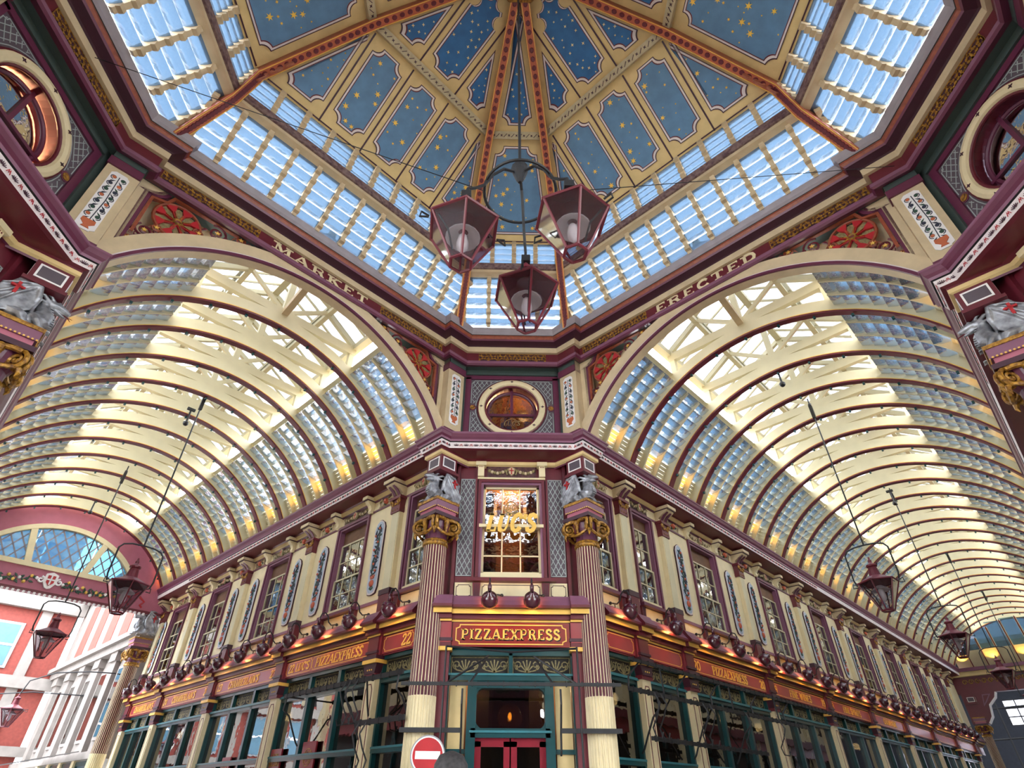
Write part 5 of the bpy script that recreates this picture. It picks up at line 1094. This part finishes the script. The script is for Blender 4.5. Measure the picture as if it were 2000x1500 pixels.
# ---- no entry sign and people ----------------------------------------------------------------------------
pos = CAM + (fwd + rgt * ((835 - 1000) / F) - upv * ((1475 - 750) / F)) * 7.5
ns = empty('no_entry_sign', Matrix.Translation((pos.x, pos.y, 0)) @ Matrix.Rotation(rad(7), 4, 'Z')); tag(ns, 'round red no entry sign with white bar on a grey post', 'sign')
MB().lathe([(.001, 0), (.232, 0), (.232, .02), (.001, .02)], 36, (0, 0, pos.z), 'y').build('rim', 'signg', ns); MB().lathe([(.001, -.004), (.216, -.004), (.216, .0), (.001, 0)], 36, (0, 0, pos.z), 'y').build('border', 'white', ns)
MB().lathe([(.001, -.008), (.2, -.008), (.2, -.004), (.001, -.004)], 36, (0, 0, pos.z), 'y').build('disc', 'red', ns); MB().box(-.165, .165, -.012, -.008, pos.z - .045, pos.z + .045).build('bar', 'white', ns); MB().lathe([(.03, 0), (.03, pos.z + .2)], 10, (0, .055, 0)).build('post', 'signg', ns)
def person(M, label, top, standing=True, lean=0, hair='hair'):
    o = empty('person', M); tag(o, label, 'person')
    me = bpy.data.meshes.new('body')
    if standing: V_ = [((0, 0, .95), .15), ((0, 0, 1.15), .15), ((0, 0, 1.36), .16), ((0, 0, 1.48), .09), ((0, .01, 1.56), .055), ((-.1, 0, .9), .1), ((-.11, .01, .5), .07), ((-.11, -.02, .08), .05), ((-.12, .1, .04), .04), ((.1, 0, .9), .1), ((.11, .01, .5), .07), ((.11, -.02, .08), .05), ((.12, .1, .04), .04), ((-.19, 0, 1.42), .07), ((-.25, -.03, 1.15), .05), ((-.25, .05, .92), .04), ((.19, 0, 1.42), .07), ((.25, -.03, 1.15), .05), ((.25, .05, .92), .04)]
    else: V_ = [((0, 0, .5), .15), ((0, lean * .3, .72), .15), ((0, lean * .7, .94), .16), ((0, lean * .9, 1.05), .09), ((0, lean, 1.12), .055), ((-.1, .1, .48), .1), ((-.11, .45, .47), .07), ((-.11, .45, .08), .05), ((-.12, .55, .04), .04), ((.1, .1, .48), .1), ((.11, .45, .47), .07), ((.11, .45, .08), .05), ((.12, .55, .04), .04), ((-.19, lean * .8, 1.0), .07), ((-.25, .15 + lean, .78), .05), ((-.12, .35 + lean, .8), .04), ((.19, lean * .8, 1.0), .07), ((.25, .15 + lean, .78), .05), ((.12, .35 + lean, .8), .04)]
    E_ = [(0, 1), (1, 2), (2, 3), (3, 4), (0, 5), (5, 6), (6, 7), (7, 8), (0, 9), (9, 10), (10, 11), (11, 12), (2, 13), (13, 14), (14, 15), (2, 16), (16, 17), (17, 18)]
    me.from_pydata([v[0] for v in V_], E_, []); b = put('body', me, o); me.materials.append(MAT[top])
    md = b.modifiers.new('skin', 'SKIN'); sk = me.skin_vertices[0].data
    for i, (p, r) in enumerate(V_): sk[i].radius = (r, r * .8)
    sk[0].use_root = True; md.use_smooth_shade = True; b.modifiers.new('sub', 'SUBSURF').levels = 1; b.modifiers['sub'].render_levels = 2
    hz, hy = (1.68, .02) if standing else (1.24, lean + .02)
    h = MB(); h.lathe([(.02, -.125), (.05, -.115), (.066, -.08), (.075, -.03), (.08, .03), (.076, .07), (.05, .11), (.01, .125)], 16); h.tube([(0, .07, .0), (0, .105, -.03), (0, .075, -.04)], [.012, .02, .012], 6)
    for s in (-1, 1): h.ball((s * .083, -.005, -.01), .022, 6, (.5, 1, 1.4)); h.mt(1).ball((s * .03, .075, .015), .01, 5); h.mt(0)
    h.mt(2).tube([(-.025, .078, -.065), (.025, .078, -.065)], .006, 4); h.build('head', ['skin', 'dark', 'terra'], o, T(0, hy, hz), True)
    hr = MB().lathe([(.083, .0), (.087, .03), (.084, .075), (.06, .115), (.01, .133)], 16, (0, -.008, 0)); hr.lathe([(.07, -.07), (.083, -.02), (.086, .02)], 12, (0, -.02, 0)); hr.build('hair', hair, o, T(0, hy, hz), True)
    hd = MB()
    for s in (-1, 1):
        p = Vector(V_[15 if s < 0 else 18][0]); hd.ball(p + Vector((0, .03, -.04)), .035, 8, (.6, 1, 1.2))
        for q in range(4): hd.tube([p + Vector((s * (-.02 + q * .014), .05, -.06)), p + Vector((s * (-.02 + q * .014), .08, -.1 - .008 * (q in (1, 2)))), p + Vector((s * (-.02 + q * .014), .07, -.13 - .01 * (q in (1, 2))))], .0085, 5)
        hd.tube([p + Vector((-s * .025, .04, -.03)), p + Vector((-s * .05, .07, -.05)), p + Vector((-s * .05, .09, -.08))], .0095, 5)
    hd.build('hands', 'skin', o, None, True)
    return o
q = CAM + (fwd + rgt * ((882 - 1000) / F) - upv * ((1500 - 750) / F)) * 2.8
person(Matrix.Translation((q.x, q.y, q.z - 1.74)) @ Matrix.Rotation(.4, 4, 'Z'), 'dark haired person in front of the column, only the crown showing', 'coat')
person(M0 @ T(-.62, .75, 4.28) @ Matrix.Rotation(-pi / 2, 4, 'Z'), 'seated person in blue shirt leaning over a table behind the corner window', 'shirt', False, .16)
person(M0 @ T(.66, .75, 4.28) @ Matrix.Rotation(pi / 2, 4, 'Z'), 'seated person in grey shirt leaning over a table behind the corner window', 'shirt2', False, .16)
tb = MB().box(-.4, .4, .5, 1.1, 4.98, 5.02); tb.box(-.03, .03, .77, .83, 4.46, 4.98); tag(tb.build('cafe_table', 'wood', None, M0), 'small wooden table between the two seated people', 'table')
mg = empty('table_setting', M0 @ T(0, .62, 5.02)); tag(mg, 'dark cup and white bowl on the table behind the corner window', 'tableware'); MB().lathe([(.03, 0), (.04, .1), (.035, .1), (.03, .01)], 10).build('cup', 'dark', mg); MB().lathe([(.02, 0), (.06, .05), (.055, .05), (.02, .01)], 10, (-.12, 0, 0)).build('bowl', 'white', mg)

# menu boards in the second bay of the street end avenue
for i, (u, w, z) in enumerate(((9.75, .42, 2.5), (8.55, .46, 2.56), (11.9, .4, 2.45))):
    mb_ = empty('menu_board', ML @ T(-u, -.02, 0)); tag(mb_, ('maroon menu board with gilt name in the shop window', 'maroon menu board with round gilt crest in the shop window', 'small maroon menu board with gilt square in the third shop window')[i], 'board', 'maroon menu boards in shop windows')
    MB().box(-w / 2, w / 2, -.03, 0, z - .55, z).build('board', 'shopred', mb_); t = MB()
    if i == 0: text(t, "LUC'S", 0, z - .16, .08, -.036, -.03, thick=.14, thin=.08); text(t, 'BRASSERIE', 0, z - .28, .07, -.036, -.03, thick=.14, thin=.08)
    elif i == 1: t.stroke(arc(0, z - .24, .13, 0, 2 * pi, 24), .014, -.036, -.03); t.stroke(arc(0, z - .24, .09, 0, 2 * pi, 20), .01, -.036, -.03); t.prism(starpoly(0, z - .24, .07, 5), -.036, -.03)
    else: t.stroke([(-.08, z - .32), (.08, z - .32), (.08, z - .12), (-.08, z - .12)], .02, -.036, -.03, True); t.prism(starpoly(0, z - .22, .05, 4), -.036, -.03)
    t.build('gilt_print', 'gold', mb_)
# ================================================================== avenue ends, street outside, hall behind
V1 = V(1)
# ---- lunette screen at the street end -------------------------------------------------------------------
UE = 19.62
LR, LZ = 2.58, 6.12
def lz(c): return LZ + sqrt(max(0, LR * LR - c * c))
m = MB(); n = 48
for i in range(n):
    c0, c1 = -3.3 + 6.6 * i / n, -3.3 + 6.6 * (i + 1) / n
    f = lambda c: lz(c) if abs(c) < 2.25 else 7.36
    g = lambda c: ac(c, 3.72)
    m.add([(c0, UE, f(c0)), (c1, UE, f(c1)), (c1, UE, max(g(c1), f(c1))), (c0, UE, max(g(c0), f(c0))), (c0, UE + .15, f(c0)), (c1, UE + .15, f(c1)), (c1, UE + .15, max(g(c1), f(c1))), (c0, UE + .15, max(g(c0), f(c0)))], [(0, 1, 2, 3), (7, 6, 5, 4), (0, 4, 5, 1)])
m.box(-3.5, 3.5, UE - .02, UE + .2, 6.68, 7.38); m.mt(1).box(-3.5, 3.5, UE - .06, UE + .2, 6.66, 6.74); m.mt(0)
we = struct(m.build('wall_street_end', ['pink', 'maroon'], None, V1), 'pink arched end screen with lattice lunette above the street opening')
bd = MB(); P = [(c, lz(c)) for c in [-2.25 + 4.5 * i / 40 for i in range(41)]]
bd.stroke(P, .14, UE - .08, UE + .1); bd.box(-2.4, 2.4, UE - .08, UE + .1, 7.34, 7.48)
for sg in (-1, 1):
    bd.stroke([(sg * .75, 7.45), (sg * 1.0, 8.5)], .17, UE - .07, UE + .1)
bd.build('lunette_frame', 'cream', we)
for a, b in ((-2.2, -.8), (-.78, .78), (.8, 2.2)):
    MB().prism([(a, 7.45), (b, 7.45)] + [(c, lz(c) - .05) for c in [b + (a - b) * i / 12 for i in range(13)]], UE + .04, UE + .05).build('lunette_pane', 'bluepane', we)
l = MB(); lattice(l, lambda x, z: abs(x) < 2.2 and z < lz(x) - .03 and z > 7.46 and abs(abs(x) - .75 - (z - 7.45) * .238) > .08, -2.2, 2.2, 7.45, 8.7, .3, .04, UE + .03, 1.5); l.build('lattice', 'greym', we)
g = MB(); rnd = random.Random(5)
g.mt(0).prism([(-.16, 7.24), (0, 7.3), (.16, 7.24), (.17, 7.0), (.08, 6.85), (0, 6.82), (-.08, 6.85), (-.17, 7.0)], UE - .09, UE - .02); g.mt(1).prism([(-.1, 7.2), (.1, 7.2), (.1, 7.0), (0, 6.9), (-.1, 7.0)], UE - .11, UE - .09); g.mt(0).box(-.1, .1, UE - .115, UE - .11, 7.06, 7.1); g.box(-.02, .02, UE - .115, UE - .11, 6.93, 7.2)
for sg in (-1, 1):
    g.mt(0).tube([(p[0], UE - .06, p[1]) for p in spiral(sg * .24, 7.05, .1, .02, pi / 2, sg * 1.2, 12)], .03, 5)
    for i in range(46):
        t = i / 45; x = sg * (.35 + t * 1.5); z = 7.05 - .1 * sin(t * pi) + rnd.uniform(-.09, .09); a = rnd.uniform(0, 6.3)
        if i % 4: g.mt(2).prism([(x + .07 * cos(a), z + .07 * sin(a)), (x + .03 * cos(a + 1.57), z + .03 * sin(a + 1.57)), (x - .07 * cos(a), z - .07 * sin(a)), (x + .03 * cos(a - 1.57), z + .03 * sin(a - 1.57))], UE - .06, UE - .02)
        else: g.mt(3 if i % 3 else 0).ball((x, UE - .05, z), .05, 6)
    for b0, b1 in ((1.95, 2.3), (2.35, 2.7)): g.mt(1).tube([(sg * b0, UE - .05, 7.15), (sg * (b0 + .1), UE - .06, 7.22), (sg * (b0 + .2), UE - .05, 7.1), (sg * b1, UE - .06, 7.0), (sg * (b1 - .1), UE - .05, 6.88), (sg * (b1 - .02), UE - .05, 6.82)], .03, 6)
g.build('garland', ['white', 'red', 'leaf', 'goldp'], we)
d = MB()
for i in range(44): x = -2.9 + i * .132; d.box(x, x + .06, UE - .08, UE - .02, 6.6, 6.67)
d.build('dentils', 'white', we)
Mc = V1 @ T(3.12, 19.95, -.12); column(Mc, 'fluted plum column with gold capital at the open street end'); dragon(V1 @ T(3.0, 19.75, 6.05) @ Matrix.Rotation(pi, 4, 'Z') @ Matrix.Scale(.95, 4), 'silver dragon under the pink end screen at the open street')
# ---- street outside ---------------------------------------------------------------------------------------
st = empty('stone_building', V1 @ T(3.45, 20.6, 0)); tag(st, 'pale stone building with tall pilasters just outside the street opening', 'building')
m = MB(); m.box(0, 5, 0, 11, 2.9, 9.5); m.build('wall', 'stonew', st)
m = MB(); m.box(-.3, 5, -.2, 11.2, 6.0, 6.25); m.box(-.45, 5, -.3, 11.3, 6.25, 6.42); m.build('cornice', 'stonew', st); m = MB(); m.box(-.35, 5, -.2, 11, 2.75, 2.95); m.build('string_course', 'stonew', st)
m = MB(); m.box(-.35, 5, -.2, 11.2, 9.3, 9.6); m.build('parapet', 'stonew', st)
for i in range(6):
    y = .35 + i * 1.9; MB().box(-.16, 0, y - .28, y + .28, 2.95, 5.7).box(-.24, 0, y - .36, y + .36, 5.7, 6.0).build('pilaster', 'stonew', st)
    if i < 5:
        wn = MB().box(-.06, 0, y + .5, y + 1.4, 3.3, 5.5).build('window_surround', 'stonew', st); MB().box(-.07, -.06, y + .62, y + 1.28, 3.4, 5.4).build('pane', 'pane', wn); MB().box(-.02, .0, y + .45, y + 1.45, 6.6, 8.9).build('brick_panel', 'brickd', st)
bb = empty('brick_building', V1 @ T(-3.0, 31.5, 0)); tag(bb, 'red brick building with white stone bands across the street', 'building')
MB().box(-8, 6.2, 0, 6, 0, 9.3).build('wall', 'brick', bb)
for z, h in ((3.2, .35), (5.6, .45), (8.7, .6)): MB().box(-8.2, 6.4, -.3, 0, z, z + h).build('stone_band', 'stonew', bb)
for i in range(6): x = -6.5 + i * 2.3; MB().box(x - .2, x + .2, -.12, 0, 0, 8.7).build('stone_pilaster', 'stonew', bb)
for i in range(5):
    for z0 in (3.7, 6.3):
        x = -5.35 + i * 2.3; wf = MB().box(x - .55, x + .55, -.06, 0, z0, z0 + 1.8).build('window_frame', 'whitew', bb); MB().box(x - .42, x + .42, -.08, -.06, z0 + .1, z0 + 1.7).build('pane', 'lattb', wf); MB().box(x - .45, x + .45, -.1, -.06, z0 + .85, z0 + .93).build('rail', 'white', wf)
tw = empty('white_office_block', V1 @ T(-4, 44, 0)); tag(tw, 'white office block with large blue windows rising behind the brick building', 'building')
MB().box(-10, 8, 0, 6, 0, 22).build('wall', 'whitew', tw)
for i in range(6):
    for j in range(3): x = -8.5 + i * 2.9; z = 9.2 + j * 3.6; MB().box(x - 1, x + 1, -.08, 0, z, z + 2.6).build('window', 'lattb', tw); MB().box(x - .04, x + .04, -.12, -.08, z, z + 2.6).build('mullion', 'white', tw)
aw = empty('white_awning', V1 @ T(2.9, 21.2, 0)); tag(aw, 'white sloping awning over a stall outside the street opening', 'awning')
m = MB(); m.add([(0, 0, 2.95), (0, 5, 2.95), (-2.6, 5, 2.35), (-2.6, 0, 2.35), (0, 0, 2.92), (0, 5, 2.92), (-2.6, 5, 2.32), (-2.6, 0, 2.32)], [(0, 1, 2, 3), (7, 6, 5, 4), (3, 2, 6, 7), (0, 3, 7, 4)]); m.build('canopy', 'whitew', aw); MB().box(-2.62, -2.58, 0, 5, 2.15, 2.38).build('valance', 'whitew', aw)
for y in (.1, 2.5, 4.9): MB().tube([(-2.55, y, 2.3), (-2.55, y, 0)], .03, 6).build('pole', 'ironred', aw)
sf = empty('teal_stall_front', V1 @ T(3.3, 20.8, 0)); tag(sf, 'teal framed shop windows under the white awning', 'shopfront')
for i in range(4):
    y = .3 + i * 1.5; f = MB(); f.box(-.1, 0, y, y + .08, 0, 2.7); f.box(-.1, 0, y + 1.1, y + 1.18, 0, 2.7); f.box(-.1, 0, y, y + 1.18, 2.6, 2.72); f.build('frame', 'teal', sf); MB().box(-.05, -.04, y + .08, y + 1.1, .5, 2.6).build('pane', 'lattb', sf); MB().box(-.16, 0, y + 1.2, y + 1.48, 0, 2.75).build('post', 'cream', sf)
for i, (x, u, z) in enumerate(((1.0, 22.5, 4.0), (.2, 25.5, 3.6))):
    lantern(V1 @ T(x, u, z) @ Matrix.Scale(.9, 4), ('small red lantern on a curved bracket outside, nearer one', 'small red lantern on a curved bracket outside, farther one')[i], 'red lanterns out in the street')
    b = MB(); b.tube([(x, u, z + .42), (x + .1, u, z + .8), (x + .7, u, z + 1.1), (x + 1.6, u, z + 1.25), (3.4, u, z + 1.3)], .02, 5); tag(b.build('lamp_bracket', 'iron', None, V1), ('curved iron bracket of the nearer street lantern', 'curved iron bracket of the farther street lantern')[i], 'bracket')
# ---- far end of the long avenue ------------------------------------------------------------------------------
UR = 36.7; Vr = V(0)
he = struct(empty('wall_far_end', Vr), 'hipped glass end above a plum and gold beam at the end of the long avenue')
nr = 9
for i in range(nr):
    c0, c1 = -3 + 6 * i / nr, -3 + 6 * (i + 1) / nr; zt = min(ac(c0, 3.4), ac(c1, 3.4)); cm = (c0 + c1) / 2; zt = ac(cm, 3.45)
    sl = lambda z: UR + .3 - (z - 7.4) * .75
    if zt > 8.25: MB().add([(c0, sl(8.2), 8.2), (c1, sl(8.2), 8.2), (c1, sl(zt), zt), (c0, sl(zt), zt)], [(0, 1, 2, 3)]).build('hip_pane', 'bluepane', he)
    MB().add([(c0, sl(7.4), 7.4), (c1, sl(7.4), 7.4), (c1, sl(min(8.2, zt)), min(8.2, zt)), (c0, sl(min(8.2, zt)), min(8.2, zt))], [(0, 1, 2, 3)]).build('hip_board', 'creamv', he)
    b = MB(); b.tube([(c1, sl(7.4) - .04, 7.4), (c1, sl(zt) - .04, zt)], .07, 4); b.mt(1).tube([(c1, sl(7.4) - .12, 7.4), (c1, sl(zt) - .12, zt)], .03, 4); b.build('hip_rafter', ['creamv', 'maroon'], he)
    if i % 2 == 0: light('uplight_glow', 'SPOT', (cm, UR - .15, 7.55), 30, (1, .62, .12), he, spot_size=rad(110), spot_blend=.9, rot=(pi + .3, 0, 0))
m = MB(); m.mt(0).box(-3.6, 3.6, UR + .1, UR + .5, 6.35, 7.1); m.mt(1).box(-3.6, 3.6, UR - .3, UR + .3, 7.3, 7.45); m.mt(2).box(-3.6, 3.6, UR - .15, UR + .3, 7.1, 7.3); m.build('end_beam', ['maroon', 'plum', 'creamd'], he)
g = MB()
for i in range(22): x = -3 + i * .28; g.tube([(p[0], UR + .08, p[1]) for p in spiral(x, 6.85, .13, .02, 0, 1.3, 10)], .025, 4)
g.build('gold_wave', 'gold', he)
for sg in (-1, 1):
    q = MB(); q.prism([(sg * 3.4, 6.35), (sg * 1.9, 6.35), (sg * 2.0, 6.1), (sg * 2.35, 5.8), (sg * 2.45, 5.3), (sg * 2.7, 5.0), (sg * 3.4, 5.0)], UR + .1, UR + .4); q.mt(1).stroke([(sg * 1.92, 6.33), (sg * 2.02, 6.1), (sg * 2.37, 5.8), (sg * 2.47, 5.3), (sg * 2.7, 5.02)], .05, UR + .05, UR + .42); q.mt(2).stroke([(sg * 2.2, 6.25), (sg * 2.5, 6.25), (sg * 2.6, 5.8), (sg * 2.45, 5.95)], .04, UR + .08, UR + .1, True); q.build('end_bracket', ['maroon', 'white', 'mauve'], he)
    if sg < 0: column(Vr @ T(sg * 3.05, UR + .25, -.8), 'fluted plum column at the far end of the long avenue')
hb = struct(empty('wall_beyond', Vr), 'dim glazed hall beyond the end of the long avenue')
m = MB(); m.box(-9, 9, UR + 9, UR + 9.3, 0, 12); m.box(-9, 9, UR + .5, UR + 9, 8.6, 8.8); m.box(-9.2, -9, UR + .5, UR + 9, 0, 9); m.box(9, 9.2, UR + .5, UR + 9, 0, 9); m.build('hall_shell', 'coat', hb)
for i, (x, z, w, h) in enumerate(((-1.6, 5.6, 2.4, 1.3), (-1.4, 3.2, 1.6, 1.7), (1.2, 5.4, 1.6, 1.2), (1.6, 3.0, 1.2, 1.5))):
    MB().box(x - w / 2, x + w / 2, UR + 8.96, UR + 8.99, z, z + h).build('bright_window', 'sky_window', hb); b = MB()
    for j in range(5): xx = x - w / 2 + w * j / 4; b.box(xx - .03, xx + .03, UR + 8.9, UR + 8.96, z, z + h)
    for j in range(4): zz = z + h * j / 3; b.box(x - w / 2, x + w / 2, UR + 8.9, UR + 8.96, zz - .03, zz + .03)
    b.build('glazing_bars', 'iron', hb)
s = MB()
for z in (3.3, 4.6, 6.0): s.tube([(-3.4, UR + 4, z), (3.4, UR + 4, z + .15)], .05, 5)
for x in (-2.6, -1, .6, 2.2): s.tube([(x, UR + 4, 0), (x, UR + 4, 7)], .05, 5)
s.tube([(-2.6, UR + 4, 3.3), (-1, UR + 4, 6)], .04, 5); s.tube([(.6, UR + 4, 3.3), (2.2, UR + 4, 6)], .04, 5)
tag(s.build('scaffolding', 'iron', None, Vr), 'dark scaffolding beyond the far end of the long avenue', 'scaffolding')
# wall behind the viewpoint
m = MB(); m.mt(0).box(-1.3, 1.3, 0, .3, 4.4, 9.5); m.mt(1).box(-1.3, 1.3, -.2, .3, 3.6, 4.4); m.mt(2).box(-1.3, 1.3, .05, .3, 0, 3.6); m.mt(3).box(-.6, .6, -.03, 0, 4.9, 6.7)
struct(m.build('wall_corner_back', ['darkplum', 'darkplum', 'dark', 'dark'], None, MC(2)))
